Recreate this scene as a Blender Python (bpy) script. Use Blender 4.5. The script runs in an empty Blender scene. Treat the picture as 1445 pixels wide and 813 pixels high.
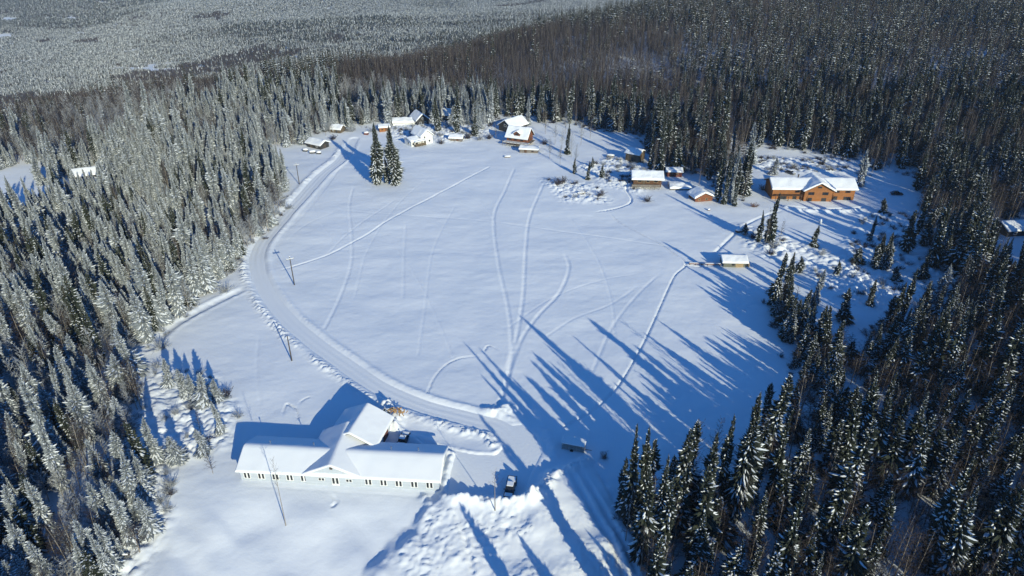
import bpy, bmesh, math, random
import numpy as np
from mathutils import Matrix, Vector

R = math.radians
rnd = random.Random(7)
npr = np.random.RandomState(11)
sc = bpy.context.scene
COL = sc.collection

# ------------------------------------------------------------------ camera geometry
F, CX, CY, PITCH, CAMH = 963.33, 722.5, 406.5, R(29), 100.0
SUN_AZ, SUN_EL = R(151), R(19.0)          # azimuth clockwise from +Y


def ray(px, py):
    x = (px - CX) / F
    y = (CY - py) / F
    return np.array([x, math.cos(PITCH) + y * math.sin(PITCH), -math.sin(PITCH) + y * math.cos(PITCH)])


def project(X, Y, Z):
    dz = Z - CAMH
    dep = Y * math.cos(PITCH) - dz * math.sin(PITCH)
    up = Y * math.sin(PITCH) + dz * math.cos(PITCH)
    dep = np.where(np.abs(dep) < 1e-6, 1e-6, dep)
    return CX + F * X / dep, CY - F * up / dep, dep


# ------------------------------------------------------------------ noise
def _hash(ix, iy, seed):
    n = (ix.astype(np.int64) * 374761393 + iy.astype(np.int64) * 668265263 + seed * 974711) & 0xffffffff
    n = ((n ^ (n >> 13)) * 1274126177) & 0xffffffff
    n = ((n ^ (n >> 16)) * 1597334677) & 0xffffffff
    return ((n ^ (n >> 15)) & 0xffff) / 65535.0


def vnoise(x, y, seed=0):
    ix = np.floor(x); iy = np.floor(y)
    fx = x - ix; fy = y - iy
    ux = fx * fx * fx * (fx * (fx * 6 - 15) + 10); uy = fy * fy * fy * (fy * (fy * 6 - 15) + 10)
    a = _hash(ix, iy, seed); b = _hash(ix + 1, iy, seed); c = _hash(ix, iy + 1, seed); d = _hash(ix + 1, iy + 1, seed)
    return (a + (b - a) * ux) * (1 - uy) + (c + (d - c) * ux) * uy - 0.5


def fbm(x, y, octv=4, seed=0):
    s = 0; a = 1.0
    for i in range(octv):
        s = s + a * vnoise(x + i * 17.3, y - i * 9.1, seed + i)
        x = x * 2.03; y = y * 2.03; a *= 0.5
    return s


def lumps(x, y, seed=0, r=0.62):
    """round snow chunks, 0..1"""
    ix = np.floor(x); iy = np.floor(y)
    best = np.zeros_like(x)
    for dx in (-1, 0, 1):
        for dy in (-1, 0, 1):
            jx = ix + dx; jy = iy + dy
            px = jx + _hash(jx, jy, seed); py = jy + _hash(jx, jy, seed + 1)
            h = 0.3 + 0.7 * _hash(jx, jy, seed + 2)
            rr = r * (0.5 + 0.5 * h)
            d2 = ((x - px) ** 2 + (y - py) ** 2) / (rr * rr)
            best = np.maximum(best, h * np.sqrt(np.clip(1 - d2, 0, 1)))
    return best


def sstep(a, b, v):
    t = np.clip((v - a) / (b - a), 0, 1)
    return t * t * (3 - 2 * t)


# ------------------------------------------------------------------ terrain, large shape
def hb(x, y):
    x = np.asarray(x, float); y = np.asarray(y, float)
    r = np.clip(0.8 * x + 0.6 * y - 292, 0, None)
    z = 58 * (1 - np.exp(-(r / 330) ** 1.3))
    v = np.clip(-0.55 * x + 0.835 * y - 430, 0, None)
    z = z - 240 * (1 - np.exp(-(v / 560) ** 1.4))
    far = sstep(250, 600, np.hypot(x, y - 60))
    z = z + far * 16 * fbm(x / 330, y / 330, 3, 40)
    z = z + sstep(900, 2500, np.hypot(x, y)) * 60 * fbm(x / 1500, y / 1500, 3, 50)
    # a gentle roll to the field, a lower front yard
    z = z + 1.1 * fbm(x / 90, y / 90, 2, 60) * sstep(110, 150, y)
    z = z - 0.14 * (np.log1p(np.exp(np.clip((98 - y) / 3, -30, 30))) * 3)
    return z


def at(px, py):
    d = ray(px, py)
    t = CAMH / -d[2]
    lo, hi = 20.0, 9000.0
    ts = np.geomspace(lo, hi, 1500)
    zz = CAMH + d[2] * ts - hb(d[0] * ts, d[1] * ts)
    i = int(np.argmax(zz < 0))
    if zz[i] >= 0:
        i = len(ts) - 1
    a, b = ts[max(i - 1, 0)], ts[i]
    for _ in range(30):
        m = (a + b) / 2
        if CAMH + d[2] * m - float(hb(d[0] * m, d[1] * m)) < 0:
            b = m
        else:
            a = m
    return (d[0] * b, d[1] * b)


def poly(pts):
    return np.array([at(*p) for p in pts])


def smooth_line(P, n=8):
    """Catmull-Rom through the points"""
    P = np.asarray(P, float)
    Q = np.vstack([2 * P[0] - P[1], P, 2 * P[-1] - P[-2]])
    out = []
    for i in range(1, len(Q) - 2):
        for k in range(n):
            t = k / n
            a, b, c, d = Q[i - 1], Q[i], Q[i + 1], Q[i + 2]
            out.append(0.5 * ((2 * b) + (-a + c) * t + (2 * a - 5 * b + 4 * c - d) * t * t + (-a + 3 * b - 3 * c + d) * t ** 3))
    out.append(P[-1])
    return np.array(out)


def line_dist(x, y, L, maxd):
    """distance to a polyline, signed side (+ = left of travel), arc length; only exact below maxd"""
    d = np.full(x.shape, 1e9); s = np.zeros(x.shape); arc = np.zeros(x.shape)
    acc = 0.0
    for i in range(len(L) - 1):
        a, b = L[i], L[i + 1]
        l = float(np.hypot(*(b - a)))
        m = np.where((x > min(a[0], b[0]) - maxd) & (x < max(a[0], b[0]) + maxd) & (y > min(a[1], b[1]) - maxd) & (y < max(a[1], b[1]) + maxd))[0]
        if len(m) and l > 1e-6:
            ux, uy = (b - a) / l
            rx = x[m] - a[0]; ry = y[m] - a[1]
            t = np.clip(rx * ux + ry * uy, 0, l)
            dd = np.hypot(rx - t * ux, ry - t * uy)
            k = dd < d[m]
            mk = m[k]
            d[mk] = dd[k]; s[mk] = np.sign(-rx[k] * uy + ry[k] * ux) ; arc[mk] = acc + t[k]
        acc += l
    return d, s, arc


def in_poly(x, y, P):
    c = np.zeros(x.shape, bool)
    n = len(P)
    for i in range(n):
        x1, y1 = P[i]; x2, y2 = P[(i + 1) % n]
        if y1 == y2:
            continue
        cond = ((y1 > y) != (y2 > y)) & (x < (x2 - x1) * (y - y1) / (y2 - y1) + x1)
        c ^= cond
    return c


def poly_sd(x, y, P, maxd=12.0):
    """signed distance, positive inside, clipped at maxd"""
    L = np.vstack([P, P[:1]])
    d, _, _ = line_dist(x, y, L, maxd)
    d = np.minimum(d, maxd)
    return np.where(in_poly(x, y, P), d, -d)


# ------------------------------------------------------------------ plan of the place
ROAD = smooth_line(poly([(500, 196), (482, 224), (455, 246), (422, 282), (388, 320), (366, 350), (363, 378), (376, 411), (402, 446), (441, 481), (490, 516), (540, 549), (600, 574), (660, 590), (704, 603), (733, 632)]))
LOT = poly([(575, 612), (606, 620), (640, 631), (672, 637), (697, 638), (709, 628), (706, 612), (690, 600), (738, 596), (760, 612), (768, 640), (754, 668), (742, 697), (700, 702), (640, 700), (626, 695), (631, 664), (638, 640), (600, 634)])
MOUND = poly([(612, 706), (700, 706), (745, 706), (790, 676), (832, 660), (870, 700), (905, 760), (930, 860), (510, 860), (535, 790), (570, 748), (600, 735)])
SCRUB = poly([(222, 512), (300, 532), (332, 575), (325, 625), (240, 655), (235, 740), (190, 813), (150, 813), (190, 620), (200, 560)])
ROUGH = [poly(p) for p in (
    [(1085, 340), (1150, 350), (1200, 385), (1260, 420), (1330, 440), (1300, 460), (1240, 440), (1180, 420), (1140, 380), (1080, 360)],
    [(820, 235), (900, 215), (930, 235), (900, 270), (860, 262)],
    [(770, 255), (840, 262), (855, 285), (800, 283)],
    [(1055, 222), (1200, 225), (1195, 245), (1075, 240)],
    [(545, 180), (600, 165), (680, 165), (690, 190), (640, 200), (560, 196)],
    [(1215, 305), (1285, 300), (1298, 360), (1335, 400), (1290, 440), (1210, 420), (1190, 360)],
    [(1050, 320), (1105, 335), (1100, 355), (1060, 350)],
)]

CLEAR = [poly(p) for p in (
    # the great field, the yards and the front
    [(350, 216), (395, 206), (430, 200), (440, 192), (500, 183), (545, 172), (560, 178), (566, 168), (615, 172), (640, 180), (700, 178), (705, 165), (745, 165), (770, 172),
     (806, 176), (840, 184), (895, 192), (906, 208), (922, 222), (934, 236), (975, 244), (1008, 262), (1026, 280), (1046, 288), (1056, 266), (1040, 225), (1050, 208), (1110, 210), (1165, 222),
     (1196, 228), (1215, 246), (1235, 248), (1245, 238), (1300, 252), (1300, 290), (1296, 330), (1310, 370), (1350, 392), (1352, 425), (1315, 440), (1262, 448), (1228, 470), (1236, 506), (1208, 512), (1160, 462), (1125, 432), (1098, 412), (1080, 420),
     (1090, 446), (1104, 490), (1128, 560), (1128, 602), (1085, 628), (1010, 668), (940, 700), (886, 704), (868, 735), (884, 780), (940, 880),
     (120, 880), (190, 800), (236, 742), (226, 690), (185, 610), (205, 560), (192, 502), (222, 474), (282, 424), (330, 380), (378, 328), (400, 298), (404, 262), (385, 232)],
    # opening at the far left, cabin clearing, road gaps
    [(-120, 234), (0, 229), (64, 226), (74, 258), (92, 266), (86, 302), (30, 322), (-120, 340)],
    [(88, 256), (112, 240), (142, 236), (146, 262), (142, 276), (100, 280)],
    [(1395, 335), (1470, 326), (1470, 420), (1405, 412)],
    [(105, 46), (122, 46), (120, 52), (104, 51)], [(12, 22), (34, 30), (10, 34), (0, 30)], [(255, 14), (270, 14), (268, 19), (255, 19)], [(0, 100), (14, 102), (12, 108), (0, 108)],
)]
HOUSE_KEEP = []      # (x, y, r): no forest tree stands in a house

TRACKS = [  # (points, half width, depth, rim)
    ([(388, 384), (440, 368), (470, 356), (515, 332), (560, 304), (640, 262), (690, 236)], .75, .30, .10),
    ([(499, 262), (493, 290), (496, 330), (495, 375), (476, 428), (458, 464)], .9, .24, .05),
    ([(727, 236), (712, 270), (697, 306), (703, 370), (716, 430), (722, 490), (716, 520)], 1.0, .26, .05),
    ([(768, 258), (748, 305), (742, 350), (738, 420), (726, 490), (708, 560), (698, 590)], 1.0, .28, .06),
    ([(795, 355), (803, 378), (790, 412), (760, 445), (738, 475), (722, 515), (705, 570), (696, 592)], 1.0, .28, .06),
    ([(470, 296), (560, 303), (660, 310), (760, 322), (860, 336), (960, 350)], .7, .16, .03),
    ([(655, 262), (690, 300), (700, 320)], .6, .14, .03),
    ([(835, 301), (868, 295), (887, 288), (891, 280), (884, 268), (886, 258)], .8, .6, .25),
    ([(858, 299), (872, 312), (900, 328), (925, 340), (946, 354), (968, 372), (953, 388), (942, 410), (924, 450), (905, 490), (872, 545), (835, 580), (796, 602)], .5, .42, .12),
    ([(1108, 296), (1080, 304), (1052, 318), (1026, 340), (1010, 356)], 1.0, .55, .2),
    ([(452, 368), (500, 322), (555, 284)], .6, .14, .03),
    ([(400, 345), (430, 318), (470, 300)], .6, .12, .02),
    ([(712, 498), (690, 488), (684, 495)], .5, .3, .2),
    ([(684, 502), (650, 505), (628, 516), (612, 535), (603, 556)], .4, .3, .1),
    ([(932, 386), (900, 415), (865, 460), (842, 510), (830, 540)], .8, .16, .03),
    ([(905, 400), (860, 430), (810, 450), (770, 475)], .7, .13, .02),
    ([(573, 310), (570, 360), (569, 420)], .8, .12, .02),
    ([(353, 404), (318, 420), (270, 445), (238, 465), (210, 492)], 2.6, .62, .5),
    ([(396, 594), (403, 572), (408, 571), (418, 578), (421, 590)], .4, .4, .15),
    ([(418, 578), (425, 566), (436, 560)], .4, .4, .15),
    ([(400, 330), (440, 290), (478, 240)], .8, .16, .03),
    ([(365, 470), (362, 520), (368, 570)], .8, .14, .02),
    ([(330, 686), (420, 690), (520, 697), (612, 703)], .5, .12, .06),
    ([(1010, 374), (985, 376), (966, 374)], .6, .4, .2),
    ([(1104, 290), (1150, 294), (1200, 294), (1222, 292)], 1.3, .5, .35),
    ([(540, 326), (580, 380), (612, 440), (640, 505)], .6, .13, .02), ([(645, 285), (612, 350), (600, 430), (590, 500)], .6, .11, .02), ([(905, 385), (850, 395), (780, 420), (720, 460)], .6, .12, .02),
    ([(610, 245), (560, 290), (520, 350), (500, 420)], .6, .10, .02), ([(800, 300), (840, 360), (862, 420), (868, 480)], .6, .12, .02), ([(430, 255), (445, 300), (470, 340)], .5, .12, .02),
    ([(458, 690), (475, 706), (470, 715)], .7, .4, .25),
    ([(800, 664), (830, 715), (862, 770), (880, 815)], 1.0, .7, .4), ([(812, 660), (843, 708), (876, 765), (898, 812)], 1.0, .7, .4), ([(836, 655), (862, 700), (900, 770)], .9, .6, .3),
    ([(640, 716), (655, 760), (668, 812)], .9, .5, .3),
]
TRACKS = [(smooth_line(poly(p), 6), w * .52, d * (.8 if d < .29 else 1.1), r * .7) for p, w, d, r in TRACKS]

BERMS = [  # (points, width, height)
    ([(748, 709), (718, 713), (690, 712), (660, 709), (628, 706)], 1.2, 1.5),
    ([(748, 709), (768, 694), (776, 676), (795, 668), (815, 660), (826, 652)], 1.4, 1.6),
    ([(768, 606), (778, 625), (782, 644)], 1.3, .5),
    ([(706, 640), (690, 646), (660, 642), (630, 636), (600, 626), (574, 616), (556, 606)], 1.1, .9),
    ([(712, 628), (708, 618), (692, 606)], 1.0, .8),
    ([(690, 582), (700, 580), (720, 576)], 1.5, 1.0),
    ([(545, 575), (560, 590), (556, 604)], 1.6, 1.5),
    ([(1108, 293), (1130, 297), (1160, 298), (1190, 298), (1210, 296)], 1.2, .9),
    ([(600, 705), (606, 722), (592, 740)], 1.0, .8),
    ([(638, 646), (633, 662), (629, 682), (624, 698)], .8, .55),
]
BERMS = [(smooth_line(poly(p), 6), w, h) for p, w, h in BERMS]


def height(x, y):
    x = np.asarray(x, float).ravel(); y = np.asarray(y, float).ravel()
    z = hb(x, y)
    near = np.where((np.abs(x) < 320) & (y > 60) & (y < 520))[0]
    if not len(near):
        return z
    X, Y = x[near], y[near]
    q = np.zeros(X.shape)
    q += .30 * fbm(X / 16, Y / 11, 3, 70) + .035 * fbm(X / 2.2, Y / 1.4, 2, 77)
    # wind-packed drifts before the building
    fr = sstep(98, 90, Y) * sstep(-12, -22, X)
    q += fr * 1.1 * fbm((X + Y) / 9, (Y - X) / 22, 2, 81)
    sd = poly_sd(X, Y, MOUND)
    m = sstep(-1.6, 2.4, sd + 2.6 * fbm(X / 5, Y / 5, 2, 405))
    wx = X + 1.4 * fbm(X / 2.3, Y / 2.3, 3, 401); wy = Y + 1.4 * fbm(X / 2.3, Y / 2.3, 3, 402)
    ux, uy = wx * .82 + wy * .57, -wx * .57 + wy * .82
    lump = .55 * lumps(ux / 1.9, uy / 1.0, 5, .42) + .40 * lumps(ux / .95, uy / .7, 9, .45) + .9 * (.35 - np.abs(fbm(ux / 2.2, uy / 1.2, 4, 403))) + .25 * fbm(X / .7, Y / .7, 2, 406)
    rgh = np.clip(.42 + 2.4 * fbm(X / 8, Y / 6, 2, 404), 0, 1)
    low = sstep(97, 92, Y)
    q += m * (1.15 + +.44 * lump * (.12 + .88 * low) * (.18 + .82 * rgh) + .8 * fbm(X / 6, Y / 6, 2, 90))
    sd = poly_sd(X, Y, SCRUB)
    q += sstep(-3, 3, sd) * (.75 * lumps(X / 2.0, Y / 2.0, 15, .8) + .3 * lumps(X / .8, Y / .8, 19))
    for P in ROUGH:
        sd = poly_sd(X, Y, P)
        q += sstep(-5, 2, sd) * (.7 * lumps(X / 1.8, Y / 1.8, 25, .75) + .3 * lumps(X / .8, Y / .8, 29) + .7 * fbm(X / 7, Y / 7, 2, 31))
    for L, w, dp, rim in TRACKS:
        d, s, arc = line_dist(X, Y, L, 6)
        fade = sstep(0, 6, arc)
        q += fade * .6 * (-dp * np.exp(-(d / w) ** 2.6) * (1 + .5 * vnoise(arc / 1.1, arc * 0, 33)) + (rim * .8) * np.exp(-((d - 1.5 * w) / (.5 * w)) ** 2) * (1 + 1.2 * vnoise(X / .9, Y / .9, 35)))
    for L, w, h in BERMS:
        d, s, arc = line_dist(X, Y, L, 8)
        lm = lumps(X / 1.3, Y / 1.3, 45) + .5 * lumps(X / .6, Y / .6, 47)
        q += h * np.exp(-(d / w) ** 2) * (.62 + .5 * lm)
    # the ploughed road with its banks
    d, s, arc = line_dist(X, Y, ROAD, 10)
    bxw = X + .9 * fbm(X / 2.1, Y / 2.1, 2, 58); byw = Y + .9 * fbm(X / 2.1, Y / 2.1, 2, 59)
    lm = (lumps(bxw / 1.5, byw / 1.1, 55, .5) + .6 * lumps(bxw / .7, byw / .6, 57, .5)) * np.clip(.75 + 1.3 * vnoise(arc / 7, arc * 0, 56), .1, 1.4)
    outer = np.where(s < 0, 1.0, 0.0)
    bank = np.exp(-((d - 3.7 - .5 * outer) / (.75 + .45 * outer)) ** 2) * (.30 + (.12 + .48 * outer) * lm)
    endf = sstep(0, 25, arc)
    lotsd = poly_sd(X, Y, LOT)
    q = q + bank * endf * (1 - sstep(-2, 0, lotsd))
    inr = sstep(2.75, 1.95, d)
    q = q * (1 - inr) + inr * (-.30)
    inl = sstep(.1, 1.0, lotsd)
    q = q * (1 - inl) + inl * (-.30)
    # trodden ground round the building stays level
    z[near] += q
    return z


def H(x, y):
    return float(height(np.array([x]), np.array([y]))[0])


# ------------------------------------------------------------------ materials
def new_mat(name):
    m = bpy.data.materials.new(name); m.use_nodes = True
    nt = m.node_tree; b = nt.nodes['Principled BSDF']
    return m, nt, b


def N(nt, t, **kw):
    n = nt.nodes.new(t)
    for k, v in kw.items():
        setattr(n, k, v)
    return n


def noisy(name, c1, c2, scale=3.0, rough=.7, bump=0.0, bscale=None, detail=4.0, spec=.3, bdist=.05, stretch=None):
    m, nt, b = new_mat(name)
    tc = N(nt, 'ShaderNodeTexCoord')
    src = tc.outputs['Object']
    if stretch:
        mp = N(nt, 'ShaderNodeMapping'); mp.inputs['Scale'].default_value = stretch
        nt.links.new(src, mp.inputs['Vector']); src = mp.outputs['Vector']
    nz = N(nt, 'ShaderNodeTexNoise'); nz.inputs['Scale'].default_value = scale; nz.inputs['Detail'].default_value = detail
    nt.links.new(src, nz.inputs['Vector'])
    rp = N(nt, 'ShaderNodeValToRGB')
    rp.color_ramp.elements[0].position = .35; rp.color_ramp.elements[0].color = (*c1, 1)
    rp.color_ramp.elements[1].position = .65; rp.color_ramp.elements[1].color = (*c2, 1)
    nt.links.new(nz.outputs['Fac'], rp.inputs['Fac']); nt.links.new(rp.outputs['Color'], b.inputs['Base Color'])
    b.inputs['Roughness'].default_value = rough; b.inputs['Specular IOR Level'].default_value = spec
    if bump:
        n2 = N(nt, 'ShaderNodeTexNoise'); n2.inputs['Scale'].default_value = bscale or scale; n2.inputs['Detail'].default_value = 5
        nt.links.new(src, n2.inputs['Vector'])
        bp = N(nt, 'ShaderNodeBump'); bp.inputs['Strength'].default_value = bump; bp.inputs['Distance'].default_value = bdist
        nt.links.new(n2.outputs['Fac'], bp.inputs['Height']); nt.links.new(bp.outputs['Normal'], b.inputs['Normal'])
    return m


def banded(name, c1, c2, period, vertical=False, rough=.75, spec=.25, depth=.03):
    """boards or logs: bands along Z (or along X+Y for upright boards) with grain noise"""
    m, nt, b = new_mat(name)
    tc = N(nt, 'ShaderNodeTexCoord')
    sep = N(nt, 'ShaderNodeSeparateXYZ'); nt.links.new(tc.outputs['Object'], sep.inputs[0])
    mul = N(nt, 'ShaderNodeMath', operation='MULTIPLY'); mul.inputs[1].default_value = 1.0 / period
    if vertical:
        ad = N(nt, 'ShaderNodeMath', operation='ADD'); nt.links.new(sep.outputs['X'], ad.inputs[0]); nt.links.new(sep.outputs['Y'], ad.inputs[1])
        nt.links.new(ad.outputs[0], mul.inputs[0])
    else:
        nt.links.new(sep.outputs['Z'], mul.inputs[0])
    pp = N(nt, 'ShaderNodeMath', operation='PINGPONG'); pp.inputs[1].default_value = .5
    nt.links.new(mul.outputs[0], pp.inputs[0])
    fl = N(nt, 'ShaderNodeMath', operation='FLOOR'); nt.links.new(mul.outputs[0], fl.inputs[0])
    wn = N(nt, 'ShaderNodeTexWhiteNoise', noise_dimensions='1D'); nt.links.new(fl.outputs[0], wn.inputs['W'])
    nz = N(nt, 'ShaderNodeTexNoise'); nz.inputs['Scale'].default_value = 1.1; nz.inputs['Detail'].default_value = 6
    nt.links.new(tc.outputs['Object'], nz.inputs['Vector'])
    av = N(nt, 'ShaderNodeMath', operation='MULTIPLY_ADD'); av.inputs[1].default_value = .45
    nt.links.new(wn.outputs['Value'], av.inputs[0]); nt.links.new(nz.outputs['Fac'], av.inputs[2])
    mx = N(nt, 'ShaderNodeMix', data_type='RGBA')
    mx.inputs['A'].default_value = (*c1, 1); mx.inputs['B'].default_value = (*c2, 1)
    mr = N(nt, 'ShaderNodeMapRange'); mr.inputs['From Min'].default_value = .3; mr.inputs['From Max'].default_value = 1.1
    nt.links.new(av.outputs[0], mr.inputs['Value']); nt.links.new(mr.outputs['Result'], mx.inputs['Factor'])
    nt.links.new(mx.outputs['Result'], b.inputs['Base Color'])
    bp = N(nt, 'ShaderNodeBump'); bp.inputs['Strength'].default_value = .8; bp.inputs['Distance'].default_value = depth
    sm = N(nt, 'ShaderNodeMath', operation='SQRT'); nt.links.new(pp.outputs[0], sm.inputs[0])
    nt.links.new(sm.outputs[0], bp.inputs['Height']); nt.links.new(bp.outputs['Normal'], b.inputs['Normal'])
    b.inputs['Roughness'].default_value = rough; b.inputs['Specular IOR Level'].default_value = spec
    return m


def plain(name, c, rough=.5, metal=0.0, spec=.4):
    return noisy(name, tuple(v * .9 for v in c), tuple(min(1, v * 1.1) for v in c), 2.5, rough, spec=spec) if not metal else _metal(name, c, rough)


def _metal(name, c, rough):
    m, nt, b = new_mat(name)
    b.inputs['Base Color'].default_value = (*c, 1); b.inputs['Metallic'].default_value = .8; b.inputs['Roughness'].default_value = rough
    return m


def snow_mat(name, c1, c2, amp, s1=.9, s2=5.0, track=False):
    m, nt, b = new_mat(name)
    tc = N(nt, 'ShaderNodeTexCoord')
    a = N(nt, 'ShaderNodeTexNoise'); a.inputs['Scale'].default_value = s1; a.inputs['Detail'].default_value = 6; a.inputs['Roughness'].default_value = .6
    c = N(nt, 'ShaderNodeTexNoise'); c.inputs['Scale'].default_value = s2; c.inputs['Detail'].default_value = 3
    nt.links.new(tc.outputs['Object'], a.inputs['Vector']); nt.links.new(tc.outputs['Object'], c.inputs['Vector'])
    big = N(nt, 'ShaderNodeTexNoise'); big.inputs['Scale'].default_value = .045; big.inputs['Detail'].default_value = 4
    nt.links.new(tc.outputs['Object'], big.inputs['Vector'])
    rp = N(nt, 'ShaderNodeValToRGB')
    rp.color_ramp.elements[0].position = .38; rp.color_ramp.elements[0].color = (*c1, 1)
    rp.color_ramp.elements[1].position = .62; rp.color_ramp.elements[1].color = (*c2, 1)
    nt.links.new(big.outputs['Fac'], rp.inputs['Fac']); nt.links.new(rp.outputs['Color'], b.inputs['Base Color'])
    ad = N(nt, 'ShaderNodeMath', operation='MULTIPLY_ADD'); ad.inputs[1].default_value = .3
    nt.links.new(c.outputs['Fac'], ad.inputs[0]); nt.links.new(a.outputs['Fac'], ad.inputs[2])
    bp = N(nt, 'ShaderNodeBump'); bp.inputs['Strength'].default_value = 1.0; bp.inputs['Distance'].default_value = amp
    nt.links.new(ad.outputs[0], bp.inputs['Height']); nt.links.new(bp.outputs['Normal'], b.inputs['Normal'])
    b.inputs['Roughness'].default_value = .65; b.inputs['Specular IOR Level'].default_value = .15
    return m


M = {}
M['snow'] = snow_mat('field_snow', (.775, .805, .85), (.815, .835, .87), .055)
M['packed'] = snow_mat('packed_snow', (.76, .785, .825), (.80, .82, .85), .05, 1.6, 7)
M['roofsnow'] = snow_mat('roof_snow', (.78, .80, .83), (.82, .83, .85), .03, .5, 3)
M['treesnow'] = noisy('tree_snow', (.75, .79, .84), (.83, .855, .89), 1.5, .7, spec=.1)
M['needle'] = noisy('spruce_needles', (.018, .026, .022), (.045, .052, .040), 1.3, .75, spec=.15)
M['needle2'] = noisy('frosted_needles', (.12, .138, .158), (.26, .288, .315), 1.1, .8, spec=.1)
M['bark'] = noisy('spruce_bark', (.05, .038, .03), (.11, .085, .07), 4, .9)
M['birchbark'] = noisy('birch_bark', (.15, .13, .115), (.33, .30, .27), 2.2, .8, stretch=(1, 1, 3))
M['twig'] = noisy('birch_twigs', (.042, .035, .038), (.080, .066, .066), .8, .85, spec=.1)
M['frosttwig'] = noisy('frosted_twigs', (.21, .22, .24), (.40, .42, .45), .6, .85, spec=.1)
M['redtwig'] = noisy('willow_twigs', (.10, .055, .04), (.2, .12, .085), .8, .85, spec=.1)
M['paleblue'] = banded('pale_blue_siding', (.40, .44, .49), (.48, .52, .57), .22, False, depth=.01)
M['whiteboard'] = banded('white_siding', (.62, .62, .60), (.74, .73, .70), .2, False, depth=.01)
M['orangelog'] = banded('orange_logs', (.22, .088, .030), (.34, .145, .052), .30, False, depth=.06)
M['redlog'] = banded('red_brown_logs', (.13, .046, .025), (.22, .085, .042), .28, False, depth=.06)
M['brownboard'] = banded('brown_boards', (.07, .038, .024), (.15, .08, .046), .22, True)
M['maroon'] = banded('maroon_boards', (.10, .030, .024), (.17, .058, .042), .2, True)
M['darkboard'] = banded('dark_boards', (.022, .024, .028), (.06, .058, .055), .22, True)
M['tanboard'] = banded('tan_plywood', (.26, .19, .11), (.40, .30, .18), .6, True)
M['greenboard'] = banded('grey_green_boards', (.09, .10, .085), (.17, .17, .14), .2, False)
M['olivewall'] = banded('weathered_boards', (.085, .065, .045), (.16, .125, .085), .2, True)
M['greywood'] = banded('grey_timber', (.12, .105, .09), (.24, .21, .185), .18, True)
M['paleplank'] = banded('pale_planks', (.30, .29, .27), (.45, .44, .42), .26, False, depth=.01)
M['trim'] = plain('white_trim', (.75, .75, .73), .5)
M['fascia'] = noisy('dark_fascia', (.05, .04, .035), (.10, .08, .07), 2, .7)
M['whitefascia'] = plain('pale_fascia', (.55, .58, .60), .6)
M['glass'] = noisy('dark_glass', (.012, .014, .018), (.03, .034, .04), .8, .08, spec=.6)
M['blackpaint'] = noisy('black_car_paint', (.010, .011, .013), (.018, .019, .021), 2, .28, spec=.5)
M['greypaint'] = noisy('grey_car_paint', (.05, .055, .06), (.075, .08, .085), 2, .3, spec=.5)
M['tyre'] = plain('tyre_rubber', (.018, .018, .018), .9)
M['rim'] = _metal('wheel_rim', (.5, .5, .52), .35)
M['lamp'] = plain('lamp_lens', (.7, .7, .68), .15)
M['taillamp'] = plain('tail_lamp', (.35, .02, .015), .2)
M['pole'] = noisy('pole_timber', (.045, .038, .034), (.10, .085, .075), 2, .9, stretch=(4, 4, .4))
M['redrail'] = banded('red_brown_rail', (.20, .10, .075), (.34, .19, .15), .3, True)
M['straw'] = noisy('split_firewood', (.25, .13, .05), (.52, .33, .15), 5, .85)
M['metalpipe'] = _metal('galvanised_metal', (.45, .46, .48), .45)
M['ceramic'] = plain('ceramic_insulator', (.5, .5, .48), .3)


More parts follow.
